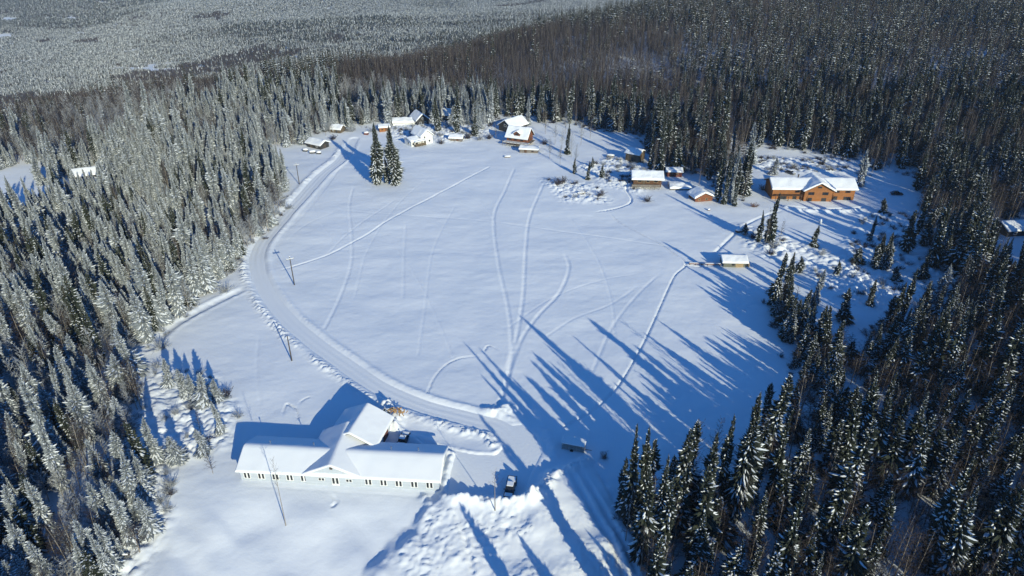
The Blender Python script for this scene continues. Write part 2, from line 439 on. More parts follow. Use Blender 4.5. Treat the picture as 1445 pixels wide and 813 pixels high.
# ------------------------------------------------------------------ mesh helpers
class MB:
    def __init__(self):
        self.v = []; self.f = []; self.m = []

    def add(self, verts, faces, mi=0, M4=None):
        o = len(self.v)
        if M4 is not None:
            verts = [tuple(M4 @ Vector(v)) for v in verts]
        self.v += [tuple(v) for v in verts]
        self.f += [tuple(i + o for i in f) for f in faces]
        self.m += [mi] * len(faces)

    def box(self, c, s, M4=None, mi=0, taper=None):
        x, y, z = c; a, b, h = s[0] / 2, s[1] / 2, s[2] / 2
        t = taper or (1, 1)
        vs = [(x - a, y - b, z - h), (x + a, y - b, z - h), (x + a, y + b, z - h), (x - a, y + b, z - h),
              (x - a * t[0], y - b * t[1], z + h), (x + a * t[0], y - b * t[1], z + h), (x + a * t[0], y + b * t[1], z + h), (x - a * t[0], y + b * t[1], z + h)]
        self.add(vs, [(0, 3, 2, 1), (4, 5, 6, 7), (0, 1, 5, 4), (1, 2, 6, 5), (2, 3, 7, 6), (3, 0, 4, 7)], mi, M4)

    def prism(self, prof, y0, y1, M4=None, mi=0):
        """profile in (x,z), extruded along y"""
        n = len(prof)
        vs = [(x, y0, z) for x, z in prof] + [(x, y1, z) for x, z in prof]
        fs = [tuple(range(n)), tuple(range(2 * n - 1, n - 1, -1))]
        fs += [(i, i + n, (i + 1) % n + n, (i + 1) % n) for i in range(n)]
        self.add(vs, fs, mi, M4)

    def tube(self, pts, radii, sides=5, mi=0, cap=True, M4=None):
        pts = [Vector(p) for p in pts]
        vs = []; fs = []
        for i, p in enumerate(pts):
            d = (pts[min(i + 1, len(pts) - 1)] - pts[max(i - 1, 0)]).normalized()
            u = d.orthogonal().normalized(); w = d.cross(u)
            for k in range(sides):
                a = 2 * math.pi * k / sides
                vs.append(p + (u * math.cos(a) + w * math.sin(a)) * radii[i])
        for i in range(len(pts) - 1):
            for k in range(sides):
                a = i * sides + k; b = i * sides + (k + 1) % sides
                fs.append((a, b, b + sides, a + sides))
        if cap:
            fs.append(tuple(range(sides - 1, -1, -1)))
            fs.append(tuple(len(vs) - sides + k for k in range(sides)))
        self.add([tuple(v) for v in vs], fs, mi, M4)

    def cyl(self, c, r, h, axis='z', sides=14, mi=0, M4=None):
        c = Vector(c); a = {'x': Vector((1, 0, 0)), 'y': Vector((0, 1, 0)), 'z': Vector((0, 0, 1))}[axis]
        self.tube([c - a * h / 2, c + a * h / 2], [r, r], sides, mi, True, M4)

    def mesh(self, name, mats, smooth=False):
        me = bpy.data.meshes.new(name)
        me.from_pydata(self.v, [], self.f)
        for m in mats:
            me.materials.append(m)
        if len(mats) > 1:
            me.polygons.foreach_set('material_index', self.m)
        if smooth:
            me.polygons.foreach_set('use_smooth', [True] * len(self.f))
        me.update()
        bm = bmesh.new(); bm.from_mesh(me)
        bmesh.ops.recalc_face_normals(bm, faces=bm.faces[:]) if len(self.f) < 600 else None
        bm.to_mesh(me); bm.free()
        return me

    def build(self, name, mats, parent=None, smooth=False, bevel=0.0):
        mats = mats if isinstance(mats, (list, tuple)) else [mats]
        o = bpy.data.objects.new(name, self.mesh(name, mats, smooth)); COL.objects.link(o)
        o.parent = parent
        if bevel:
            b = o.modifiers.new('bevel', 'BEVEL'); b.width = bevel; b.segments = 2; b.limit_method = 'ANGLE'
        return o


def tag(o, label=None, cat=None, group=None, kind=None):
    if label: o['label'] = label
    if cat: o['category'] = cat
    if group: o['group'] = group
    if kind: o['kind'] = kind
    return o


def thing(name, label, cat, loc, rz=0.0, group=None, scale=None):
    o = bpy.data.objects.new(name, None); COL.objects.link(o)
    o.empty_display_size = .5
    o.location = loc; o.rotation_euler = (0, 0, rz)
    if scale: o.scale = scale
    return tag(o, label, cat, group)


def ground_pt(px, py, dz=0.0):
    x, y = at(px, py)
    return (x, y, H(x, y) + dz)


# ------------------------------------------------------------------ ground
def axis_lines(dense, lo, hi, g=1.07, gmax=600):
    """dense = [(start, end, step), ...]; geometric growth outside"""
    xs = []
    for a, b, s in dense:
        xs += list(np.arange(a, b, s))
    xs.append(dense[-1][1])
    s = dense[-1][2]; v = xs[-1]
    while v < hi:
        s = min(s * g, gmax); v += s; xs.append(v)
    s = dense[0][2]; v = xs[0]; pre = []
    while v > lo:
        s = min(s * g, gmax); v -= s; pre.append(v)
    return np.array(pre[::-1] + xs)


def make_ground():
    xs = axis_lines([(-105, -76, .6), (-76, 62, .34), (62, 140, .55)], -5600, 5600)
    ys = axis_lines([(76, 132, .34), (132, 230, .40), (230, 345, .6)], -3000, 7200)
    X, Y = np.meshgrid(xs, ys)
    Z = height(X.ravel(), Y.ravel())
    nx, ny = len(xs), len(ys)
    co = np.stack([X.ravel(), Y.ravel(), Z], 1).astype(np.float32)
    i = np.arange(nx * ny).reshape(ny, nx)
    quads = np.stack([i[:-1, :-1].ravel(), i[:-1, 1:].ravel(), i[1:, 1:].ravel(), i[1:, :-1].ravel()], 1)
    me = bpy.data.meshes.new('snow_ground')
    me.vertices.add(len(co)); me.vertices.foreach_set('co', co.ravel())
    me.loops.add(quads.size); me.loops.foreach_set('vertex_index', quads.ravel().astype(np.int32))
    me.polygons.add(len(quads)); me.polygons.foreach_set('loop_start', np.arange(0, quads.size, 4, dtype=np.int32))
    me.polygons.foreach_set('use_smooth', np.ones(len(quads), bool))
    me.materials.append(M['snow']); me.update(calc_edges=True)
    o = bpy.data.objects.new('snow_ground', me); COL.objects.link(o)
    tag(o, 'snow covered field, yards and forest floor', None, None, 'structure')
    return nx * ny


make_ground()

# road strip and parking lot, laid on the flattened ground
mb = MB()
n = len(ROAD); rows = []
for i in range(3, n):
    t = ROAD[min(i + 1, n - 1)] - ROAD[max(i - 1, 0)]; t = t / np.hypot(*t); nn = np.array([-t[1], t[0]])
    for k in np.linspace(-2.55, 2.55, 13):
        p = ROAD[i] + nn * k
        rows.append((p[0], p[1]))
rows = np.array(rows)
zz = hb(rows[:, 0], rows[:, 1]) - .30 + .14
kk = np.tile(np.linspace(-2.55, 2.55, 13), len(rows) // 13)
zz -= .07 * np.exp(-((np.abs(kk) - .85) / .35) ** 2) * (1 + .5 * fbm(rows[:, 0] / 3, rows[:, 1] / 3, 2, 500)) - .02 * fbm(rows[:, 0] / 1.2, rows[:, 1] / 1.2, 2, 501)
verts = [(a, b, c) for (a, b), c in zip(rows, zz)]
faces = [(r * 13 + k, r * 13 + k + 1, (r + 1) * 13 + k + 1, (r + 1) * 13 + k) for r in range(len(rows) // 13 - 1) for k in range(12)]
mb.add(verts, faces)
tag(mb.build('road', M['packed'], smooth=True), 'ploughed snow road curving round the field', None, None, 'structure')

bm = bmesh.new()
vs = [bm.verts.new((p[0], p[1], 0)) for p in LOT]
fc = bm.faces.new(vs)
bmesh.ops.triangulate(bm, faces=[fc])
bmesh.ops.subdivide_edges(bm, edges=bm.edges[:], cuts=5, use_grid_fill=True)
for v in bm.verts:
    v.co.z = float(hb(v.co.x, v.co.y)) - .30 + .10
bmesh.ops.recalc_face_normals(bm, faces=bm.faces[:])
me = bpy.data.meshes.new('parking_lot'); bm.to_mesh(me); bm.free(); me.materials.append(M['packed'])
me.polygons.foreach_set('use_smooth', [True] * len(me.polygons))
if me.polygons[0].normal.z < 0: me.flip_normals()
o = bpy.data.objects.new('parking_lot', me); COL.objects.link(o)
tag(o, 'ploughed parking lot of packed snow', None, None, 'structure')


# ------------------------------------------------------------------ buildings
def TR(x=0, y=0, z=0, rz=0):
    return Matrix.Translation((x, y, z)) @ Matrix.Rotation(rz, 4, 'Z')


def wall_block(root, M4, L, W, h, rise, mat, base=-2.2, name='wall'):
    """gabled box: ridge along local x, centred on the origin"""
    b = MB()
    prof = [(-W / 2, base), (W / 2, base), (W / 2, h), (0, h + rise), (-W / 2, h)]
    vs = [(-L / 2, y, z) for y, z in prof] + [(L / 2, y, z) for y, z in prof]
    fs = [(0, 1, 2, 3, 4), (9, 8, 7, 6, 5)] + [(i, i + 5, (i + 1) % 5 + 5, (i + 1) % 5) for i in range(5)]
    b.add(vs, fs, 0, M4)
    return b.build(name, mat, root)


def roof_block(root, M4, L, W, h, rise, ov=.5, ovx=.5, snow=.45, mat=None, seed=0, snow_mat_=None, ridge_soft=.3, wob=1.0):
    """two-slope roof deck; the snow pillow on it is its sub-part"""
    tan = rise / (W / 2)
    e = W / 2 + ov; ze = h - ov * tan; zr = h + rise
    t = .16
    b = MB()
    prof = [(-e, ze), (0, zr), (e, ze), (e, ze + t), (0, zr + t), (-e, ze + t)]
    hl = L / 2 + ovx
    vs = [(-hl, y, z) for y, z in prof] + [(hl, y, z) for y, z in prof]
    fs = [(0, 1, 4, 5), (1, 2, 3, 4), (11, 10, 7, 6), (10, 9, 8, 7)] + [(i, i + 6, (i + 1) % 6 + 6, (i + 1) % 6) for i in range(6)]
    b.add(vs, fs, 0, M4)
    ro = b.build('roof', mat or M['fascia'], root)
    if snow > 0:
        step = max(.28, min(.6, L / 30))
        su = np.concatenate([[-hl - .06], np.linspace(-hl - .06, -hl + .35, 4)[1:], np.arange(-hl + .35 + step, hl - .35, step), np.linspace(hl - .35, hl + .06, 4)])
        sv = np.concatenate([np.linspace(-e - .08, -e + .35, 5), np.arange(-e + .7, e - .36, step), np.linspace(e - .35, e + .08, 5)])
        U, V = np.meshgrid(su, sv)
        du = hl + .06 - np.abs(U); dv = e + .08 - np.abs(V)
        ed = np.minimum(np.minimum(du, dv) / .3, 1)
        round_ = .45 + .55 * np.sqrt(np.clip(1 - (1 - ed) ** 2, 0, 1))
        deck = zr + t - np.abs(V) * tan
        soft = zr + t - (np.sqrt(V ** 2 + ridge_soft ** 2) - ridge_soft * .6) * tan
        top = np.minimum(deck + snow * 1.6, soft + snow * round_ * (1 + .5 * wob * fbm(U / 2.6 + seed * 7, V / 2.2, 3, 100 + seed))) 
        top = top + .05 * wob * fbm(U * 1.1 + 3, V * 1.1, 2, 110 + seed)
        nv, nu = U.shape
        vs = [(float(U[i, j]), float(V[i, j]), float(top[i, j])) for i in range(nv) for j in range(nu)]
        fs = [(i * nu + j, i * nu + j + 1, (i + 1) * nu + j + 1, (i + 1) * nu + j) for i in range(nv - 1) for j in range(nu - 1)]
        rim = [(0, j) for j in range(nu)] + [(i, nu - 1) for i in range(1, nv)] + [(nv - 1, j) for j in range(nu - 2, -1, -1)] + [(i, 0) for i in range(nv - 2, 0, -1)]
        o0 = len(vs)
        for i, j in rim:
            vs.append((float(U[i, j]), float(V[i, j]), float(deck[i, j]) + .004))
        for k in range(len(rim)):
            k2 = (k + 1) % len(rim)
            a = rim[k][0] * nu + rim[k][1]; c = rim[k2][0] * nu + rim[k2][1]
            fs.append((a, o0 + k, o0 + k2, c))
        s = MB(); s.add(vs, fs, 0, M4)
        so = s.build('snow_cover', snow_mat_ or M['roofsnow'], ro, smooth=True)
    return ro


def side_M(M4, L, W, side):
    """frame on a wall: x along it, -y outward"""
    if side == 'front': return M4 @ TR(0, -W / 2)
    if side == 'back': return M4 @ TR(0, W / 2, 0, math.pi)
    if side == 'right': return M4 @ TR(L / 2, 0, 0, math.pi / 2)
    return M4 @ TR(-L / 2, 0, 0, -math.pi / 2)


def window(root, S, x, z, w, h, frame=None, name='window', fw=.12, pane=None):
    f = MB()
    t = .07
    f.box((x - w / 2 + fw / 2, -t / 2, z), (fw, t, h), S); f.box((x + w / 2 - fw / 2, -t / 2, z), (fw, t, h), S)
    f.box((x, -t / 2, z + h / 2 - fw / 2), (w - 2 * fw, t, fw), S); f.box((x, -t / 2, z - h / 2 + fw / 2), (w - 2 * fw, t, fw), S)
    o = f.build(name, frame or M['trim'], root)
    p = MB(); p.box((x, -.015, z), (w - 2 * fw - .004, .03, h - 2 * fw - .004), S)
    p.build('pane', pane or M['glass'], o)
    return o


def door(root, S, x, z0, w, h, mat, handle=True):
    d = MB(); d.box((x, -.04, z0 + h / 2), (w, .08, h), S)
    o = d.build('door', mat, root)
    if handle:
        k = MB(); k.box((x + w * .36, -.11, z0 + h * .47), (.06, .06, .16), S); k.build('handle', M['metalpipe'], o)
    return o


def chimney(root, M4, x, y, z0, h, r=.16, mat=None):
    c = MB(); c.cyl((x, y, z0 + h / 2), r, h, 'z', 10, 0, M4); c.cyl((x, y, z0 + h + .07), r * 1.5, .12, 'z', 10, 0, M4)
    c.build('chimney', mat or M['metalpipe'], root)


def keep(x, y, r):
    HOUSE_KEEP.append((x, y, r))


def house_base(px, py, off, rz, name, label, cat, r, group=None, sink=.15):
    """root at the centre of the plan; (px,py) is the foot of the middle of the wall facing the camera, off = its distance from the centre"""
    x, y = at(px, py)
    c = Vector((x, y)) + Vector((-math.sin(rz), math.cos(rz))) * off
    z = min(H(c.x, c.y), H(x, y))
    keep(c.x, c.y, r)
    return thing(name, label, cat, (c.x, c.y, z - sink), rz, group)


def simple_house(px, py, rz, L, W, h, rise, wall, name, label, cat='cabin', ridge='x', snow=.45, ov=.5, wins=(), doors=(), trim=None, seed=1, group=None, chim=None, roofmat=None, sink=.15):
    """ridge 'x': an eave faces the camera, 'y': a gable does"""
    off = (W if ridge == 'x' else L) / 2
    root = house_base(px, py, off, rz, name, label, cat, max(L, W) * .62, group, sink)
    M4 = TR() if ridge == 'x' else TR(rz=math.pi / 2)
    wall_block(root, M4, L, W, h, rise, wall)
    roof_block(root, M4, L, W, h, rise, ov, ov, snow, roofmat, seed)
    for side, x, z, w, hh in wins:
        window(root, side_M(M4, L, W, side), x, z, w, hh, trim)
    for side, x, w, hh, m in doors:
        door(root, side_M(M4, L, W, side), x, 0.15, w, hh, m)
    if chim:
        chimney(root, M4, chim[0], chim[1], h + rise * .3, rise * .7 + 1.0)
    return root, M4


# --- the long pale building -----------------------------------------------------------
a, b_ = np.array(at(341.2, 677.4)), np.array(at(619.7, 693.6))
rz = math.atan2(b_[1] - a[1], b_[0] - a[0]); LL = float(np.hypot(*(b_ - a)))
mid = (a + b_) / 2 + 4.6 * np.array([-math.sin(rz), math.cos(rz)])
root = thing('long_building', 'long pale blue single storey building with snowy gabled roofs beside the parking lot', 'building', (mid[0], mid[1], H(mid[0], mid[1]) - .1), rz)
for q in (-16, -8, 0, 8, 16):
    keep(mid[0] + q, mid[1], 8)
h0 = 2.75
Mm = TR()
wall_block(root, Mm, LL, 9.2, h0, 2.0, M['paleblue'])
gx = -LL / 2 + (612 / 4.014 + 320 - 341.2) / (619.7 - 341.2) * LL
Mg = TR(gx, 1.35, 0, math.pi / 2)
wall_block(root, Mg, 12.2, 11.0, h0 + .02, 2.6, M['paleblue'])
Mr = TR(.96, 8.6, 0, math.pi / 2 - R(8.5))
wall_block(root, Mr, 8.4, 10.0, 3.55, 2.45, M['paleblue'])
roof_block(root, Mm, LL, 9.2, h0, 2.0, .55, .55, .34, M['whitefascia'], 2, ridge_soft=.12, wob=.5)
roof_block(root, Mg, 12.2, 11.0, h0 + .02, 2.6, .45, .45, .34, M['whitefascia'], 3, ridge_soft=.12, wob=.35)
roof_block(root, Mr, 8.4, 10.0, 3.55, 2.45, .7, .8, .34, M['fascia'], 4, ridge_soft=.12, wob=.35)
S = side_M(Mm, LL, 9.2, 'front')
for cx in (123, 205, 286, 367, 448, 811, 896, 981, 1067, 1152):
    x = -LL / 2 + (cx / 4.014 + 320 - 341.2) / (619.7 - 341.2) * LL
    for dx in (-.36, .36):
        window(root, S, x + dx, 1.42, .70, 1.75, M['trim'], fw=.13)
Sg = side_M(Mg, 12.2, 11.0, 'left')
for cx, w, hh, z in ((549, 1.25, .8, 1.55), (704, 1.25, .8, 1.55)):
    x = (cx - 612) / 4.014 / (619.7 - 341.2) * LL
    for dx in (-w / 4, w / 4):
        window(root, Sg, x + dx, z, w / 2 + .02, hh, M['trim'], fw=.09)
for dx in (-.38, .38):
    d = door(root, Sg, .55 + dx, .1, .7, 2.2, M['trim'])
    p = MB(); p.box((.55 + dx, -.09, 1.35), (.44, .03, 1.5), Sg); p.build('pane', M['glass'], d)
v = MB(); v.box((.05, -.05, 4.55), (.55, .1, .5), Sg); v.build('gable_vent', M['fascia'], root)
for vx, vy in ((-15.5, 1.2), (-6.5, 1.4), (9.5, 1.3), (15.0, 1.5)):
    vp = MB(); vp.cyl((vx, vy, h0 + 2.0 - vy * .435 + .75), .09, .7, 'z', 10); vp.cyl((vx, vy, h0 + 2.0 - vy * .435 + 1.14), .17, .09, 'z', 10); vp.build('vent_pipe', M['metalpipe'], root)
lmp = MB(); lmp.box((.45, -.12, 2.85), (.2, .22, .25), Sg); lmp.build('porch_lamp', M['fascia'], root)
door(root, side_M(Mr, 8.4, 10.0, 'front'), 1.4, .1, 2.6, 2.4, M['maroon'])
Se = side_M(Mm, LL, 9.2, 'right')
window(root, Se, 1.5, 1.5, .9, 1.1)

# --- the orange log lodge ------------------------------------------------------------
lx, ly = at(1149, 284)
lodge = thing('log_lodge', 'large orange log lodge with central gable and snowy roof above the field', 'lodge', (lx, ly + 6.5, H(lx, ly + 6.5) - .6), R(-1.5))
for q in (-13, -4, 4, 13):
    keep(lx + q, ly + 6.5, 9)
Ml = TR(0, 0); LLn, LW, Lh, Lr = 32.0, 9.5, 5.1, 2.3
wall_block(lodge, Ml, LLn, LW, Lh, Lr, M['orangelog'])
Mgl = TR(1.2, -1.6, 0, math.pi / 2)
wall_block(lodge, Mgl, 10.0, 10.8, Lh + .03, 2.9, M['orangelog'])
roof_block(lodge, Ml, LLn, LW, Lh, Lr, .8, .7, .55, None, 6)
roof_block(lodge, Mgl, 10.0, 10.8, Lh + .03, 2.9, .8, .9, .55, None, 7)
S = side_M(Mgl, 10.0, 10.8, 'left')
for x, z, w, h in ((-2.9, 3.75, 2.4, 1.25), (2.6, 3.75, 2.4, 1.25), (-3.0, 1.15, 1.7, 1.7), (2.4, 1.15, 1.9, 1.7), (0, 6.3, 1.6, .8)):
    window(lodge, S, x, z, w, h, M['brownboard'])
S = side_M(Ml, LLn, LW, 'front')
for x, z, w, h in ((9.0, 3.9, 1.9, .9), (13.2, 3.9, 2.0, .9), (8.8, 1.2, 1.6, 1.7), (13.4, 1.1, 2.8, 1.6), (-6.4, 3.8, 2.0, .9), (-11.5, 1.2, 2.6, 1.6), (-7.2, 1.2, 1.4, 1.8)):
    window(lodge, S, x, z, w, h, M['brownboard'])
dk = MB(); dk.box((-10.2, -LW / 2 - 1.1, 2.75), (10.4, 2.1, .16)); dk.box((-10.2, -LW / 2 - 2.1, 3.25), (10.4, .08, .1))
for x in np.linspace(-15.2, -5.2, 9):
    dk.box((x, -LW / 2 - 2.1, 3.0), (.08, .08, .4))
for x in (-15.2, -10.2, -5.3):
    dk.box((x, -LW / 2 - 2.0, 1.0), (.2, .2, 3.4))
dk.build('balcony', M['brownboard'], lodge)
chimney(lodge, Ml, -5, 1.0, 6.5, 2.2, .25, M['fascia'])

# --- the log house with the dormer ---------------------------------------------------
rz = R(-24)
hr, Mh = simple_house(729, 205, rz, 10.6, 7.6, 3.4, 3.7, M['redlog'], 'log_house', 'red brown log house with snowy dormer roof and raised deck at the field edge', 'house', 'x', .5, .7,
                      wins=[('front', -3.4, 2.2, 1.7, 1.2), ('front', -.6, 2.2, 1.5, 1.2), ('front', 2.6, 2.2, 1.7, 1.2), ('right', -1.5, 2.1, 1.2, 1.3), ('right', 1.4, 2.1, 1.2, 1.3), ('right', 0, 4.8, 1.6, 1.2)],
                      trim=M['brownboard'], seed=8, sink=-.7)
dm = TR(.2, -2.3, 3.9, math.pi / 2)
dw = wall_block(hr, dm, 3.4, 3.0, 1.35, 1.0, M['redlog'], base=-.4, name='dormer')
roof_block(hr, dm, 3.4, 3.0, 1.35, 1.0, .35, .45, .4, None, 9)
window(hr, side_M(dm, 3.4, 3.0, 'left'), 0, .85, 1.6, 1.0, M['brownboard'])
dk = MB(); dk.box((.4, -5.2, .9), (13.4, 3.0, .18)); dk.box((6.3, -.6, .9), (1.6, 6.2, .18))
for x in np.linspace(-6.2, 7.0, 8):
    dk.box((x, -6.6, -.3), (.18, .18, 2.5))
    dk.box((x, -6.6, 1.4), (.1, .1, .9))
dk.box((.4, -6.6, 1.8), (13.4, .1, .1)); dk.box((.4, -6.6, 1.4), (13.4, .05, .1))
dk.build('deck', M['greywood'], hr)
sn = MB(); sn.box((.4, -5.25, 1.12), (13.2, 2.5, .26)); sn.build('deck_snow', M['roofsnow'], hr, bevel=.08)
chimney(hr, Mh, 2.8, 1.2, 5.0, 2.4, .22)

# low shed before it
simple_house(746, 216, R(-10), 8.6, 4.4, 1.7, .55, M['greywood'], 'low_shed', 'low grey shed with flat snow cap in front of the red dormer house', 'shed', 'x', .55, .4, seed=10,
             doors=[('front', -1.5, 1.1, 1.4, M['brownboard'])], wins=[('front', 1.8, 1.0, 1.1, .6)], trim=M['brownboard'])
# --- barn behind the log house
simple_house(713, 186, R(-42), 12, 9, 3.0, 3.0, M['darkboard'], 'gabled_barn', 'dark gabled barn with snowy roof behind the red dormer house', 'barn', 'y', .5, .6, seed=11,
             wins=[('left', 0, 3.4, 1.6, 1.3), ('front', 2, 1.4, 1.2, 1.1)], doors=[('left', 1.8, 1.6, 2.1, M['brownboard']), ('front', -2.4, 3.6, 2.3, M['brownboard'])], trim=M['whitefascia'])
# --- white house with porch
wr, Mw = simple_house(603, 203, R(38), 8.5, 6.4, 4.3, 2.5, M['whiteboard'], 'white_house', 'white two storey house with snowy gable and porch behind the twin spruces', 'house', 'y', .55, .5, seed=12,
                      wins=[('left', -1.3, 3.7, .9, 1.2), ('left', 1.3, 1.6, 1.2, 1.2), ('left', -1.4, 1.5, .9, 1.2), ('back', 1.6, 3.3, 1.1, 1.0), ('front', 0, 2.6, 1.1, 1.1)])
pm = TR(-5.6, -.6, 0, 0)
wall_block(wr, pm, 6.0, 6.4, 2.6, 1.0, M['whiteboard'], name='annex')
roof_block(wr, pm, 6.0, 6.4, 2.6, 1.0, .5, .4, .6, None, 13)
S = side_M(pm, 6.0, 6.4, 'front')
for x in (-2, 0):
    window(wr, S, x, 1.4, 1.2, 1.3)
window(wr, side_M(pm, 6.0, 6.4, 'left'), .4, 1.4, 1.4, 1.2)
pc = MB(); pc.box((-4.4, -4.7, .55), (6.0, 2.0, .2)); pc.box((-4.4, -4.6, 2.5), (6.2, 2.3, .15))
for x in (-7.2, -5.3, -3.4, -1.6):
    pc.box((x, -5.5, 1.2), (.16, .16, 2.6)); 
pc.box((-4.4, -5.5, 1.2), (6.0, .1, .9))
po = pc.build('porch', M['olivewall'], wr)
ps = MB(); ps.box((-4.4, -4.6, 2.8), (6.3, 2.4, .44)); ps.build('porch_snow', M['roofsnow'], po, bevel=.15)

# --- others round the top of the field
simple_house(443, 209, R(-32), 9.0, 5.6, 2.3, 1.3, M['darkboard'], 'timber_shed', 'dark timber shed with deep roof snow left of the ploughed road', 'shed', 'x', .6, .7, seed=14,
             doors=[('front', -1.6, 1.4, 1.9, M['olivewall']), ('right', 0, 1.6, 1.9, M['fascia'])], wins=[('front', 2, 1.3, 1.0, .8)])
simple_house(474, 188, R(-18), 5.4, 4.6, 2.1, 1.5, M['olivewall'], 'tool_shed', 'small weathered shed under roadside birches right of the dark timber shed', 'shed', 'x', .5, .5, seed=15,
             doors=[('front', .5, 1.0, 1.8, M['darkboard'])], wins=[('front', -1.4, 1.3, .8, .7)])
simple_house(543, 186, R(16), 5.2, 4.4, 2.3, .7, M['orangelog'], 'orange_cabin', 'tiny orange log cabin with flat snowy roof behind the left twin spruce', 'cabin', 'x', .55, .5, seed=16,
             doors=[('front', .8, .9, 1.8, M['brownboard'])], wins=[('front', -1.2, 1.3, .9, .7)], trim=M['brownboard'])
simple_house(570, 177, R(8), 11.5, 6.5, 1.2, 1.2, M['whiteboard'], 'buried_greenhouse', 'low greenhouse buried in snow behind the white house', 'greenhouse', 'x', .9, .3, seed=17, wins=[('right', 0, .7, 1.4, .7)])
simple_house(597, 177, R(28), 9.0, 6.6, 3.2, 2.8, M['darkboard'], 'dark_house', 'dark gable ended house with snowy roof uphill of the white house', 'house', 'y', .5, .6, seed=18,
             wins=[('left', -1.3, 1.5, 1.0, 1.3), ('left', 1.3, 1.5, 1.0, 1.3), ('left', 0, 3.9, 1.0, .9)], trim=M['whitefascia'])
simple_house(643, 200, R(-8), 6.4, 4.2, 1.5, .9, M['greywood'], 'garden_shed', 'low grey shed with smooth snow roof right of the white house', 'shed', 'x', .5, .4, seed=19,
             doors=[('front', .9, 1.0, 1.3, M['brownboard'])], wins=[('right', 0, .9, .9, .7)], trim=M['brownboard'])
simple_house(634, 171, R(-20), 10.5, 7.5, 3.0, 2.2, M['olivewall'], 'hidden_house', 'weathered house half hidden behind spruces right of the dark gable house', 'house', 'x', .6, .6, seed=20,
             wins=[('front', -2.5, 1.6, 1.2, 1.1), ('front', 1.8, 1.6, 1.2, 1.1)], doors=[('front', -.3, 1.0, 2.0, M['brownboard'])])
simple_house(656, 165, R(5), 4.6, 3.6, 1.8, .9, M['tanboard'], 'tan_hut', 'small tan hut under a snow cap among birches behind the low grey shed', 'hut', 'x', .5, .4, seed=21,
             doors=[('front', .5, .9, 1.6, M['brownboard'])], wins=[('front', -1.1, 1.1, .8, .6)])

# --- cabins on the right
simple_house(905, 229, R(55), 6.6, 6.2, 3.6, 1.4, M['olivewall'], 'brown_hut', 'weathered brown hut standing under spruces above the deck cabin', 'hut', 'y', .4, .5, seed=22,
             wins=[('left', -.6, 2.6, 1.0, .9), ('left', 1.3, 1.0, .9, .9)], doors=[('back', 0, 1.0, 1.9, M['darkboard'])], trim=M['brownboard'])
cr, Mc = simple_house(913, 264, R(-4), 11.4, 7.0, 2.6, 1.7, M['brownboard'], 'deck_cabin', 'brown cabin with wide snowy roof and front deck on posts', 'cabin', 'x', .6, .9, seed=23,
                      wins=[('front', -3.2, 1.6, 1.8, 1.2), ('front', 0.2, 1.6, 1.5, 1.3), ('front', 3.4, 1.6, 1.8, 1.2), ('right', -.8, 1.6, 1.2, 1.1)],
                      doors=[('front', -1.5, .9, 1.95, M['olivewall'])], trim=M['tanboard'], sink=-1.0)
dk = MB(); dk.box((-.8, -4.9, .1), (11.4, 2.8, .18)); dk.box((-.8, -6.2, .55), (11.4, .1, .7))
for x in np.linspace(-6.2, 4.6, 7):
    dk.box((x, -6.15, -.6), (.18, .18, 2.9))
dk.build('deck', M['greywood'], cr)
chimney(cr, Mc, 2.2, .8, 3.4, 1.9, .15)
simple_house(951, 250, R(-6), 6.4, 4.6, 2.3, .7, M['maroon'], 'red_hut', 'small dark red hut with snow cap right of the deck cabin', 'hut', 'x', .55, .4, seed=24,
             doors=[('front', -1.0, .9, 1.8, M['brownboard'])], wins=[('front', 1.2, 1.4, 1.0, .7)], trim=M['tanboard'])
simple_house(961, 268, R(-3), 8.6, 6.0, .7, .5, M['greywood'], 'buried_shed', 'flat roofed shed buried to its eaves in smooth snow beside the red hut', 'shed', 'x', .8, .3, seed=25,
             doors=[('right', 0, 1.0, .8, M['brownboard'])])
simple_house(993, 284, R(14), 5.6, 7.4, 2.0, 1.7, M['redlog'], 'gable_cabin', 'small red brown cabin with gable and one pale window facing the field', 'cabin', 'y', .6, .6, seed=26,
             wins=[('left', 1.1, 1.1, 1.0, .9), ('left', -2.0, 1.1, .9, .8)], trim=M['tanboard'])
# --- sauna hut with the long plank rail
sr, Ms = simple_house(1036, 377, R(-2), 6.9, 4.6, 2.1, .95, M['greenboard'], 'hillside_hut', 'grey green hut with tan front panel beside a long plank rail', 'hut', 'x', .42, .7, seed=27,
                      wins=[('front', -.4, 1.2, .9, .9)], trim=M['darkboard'])
tp = MB(); tp.box((1.6, -2.33, 1.05), (2.4, .06, 1.9)); tp.build('front_panel', M['tanboard'], sr)
pb = MB()
for x in (3.9, 4.6):
    pb.box((x, -1.6, .9), (.5, .9, 1.3))
pb.build('stacked_crates', M['tanboard'], sr)
x0, y0 = at(972, 373); x1, y1 = at(1017, 374.5)
ang = math.atan2(y1 - y0, x1 - x0); ln = math.hypot(x1 - x0, y1 - y0)
pr = thing('plank_rail', 'long red brown plank rail over the snow left of the grey green hut', 'railing', ((x0 + x1) / 2, (y0 + y1) / 2, H((x0 + x1) / 2, (y0 + y1) / 2)), ang)
for i, (yy, zz_) in enumerate(((-.35, .55), (.35, .62))):
    r_ = MB(); r_.box((0, yy, zz_), (ln, .16, .22)); r_.build('rail', M['redrail'], pr)
for x in np.linspace(-ln / 2 + .3, ln / 2 - .3, 6):
    p_ = MB(); p_.box((x, 0, .1), (.14, .9, 1.0)); p_.build('post', M['greywood'], pr)
w_ = MB(); w_.box((0, 0, .72), (ln - .2, .42, .16)); w_.build('snow_strip', M['roofsnow'], pr, bevel=.06)

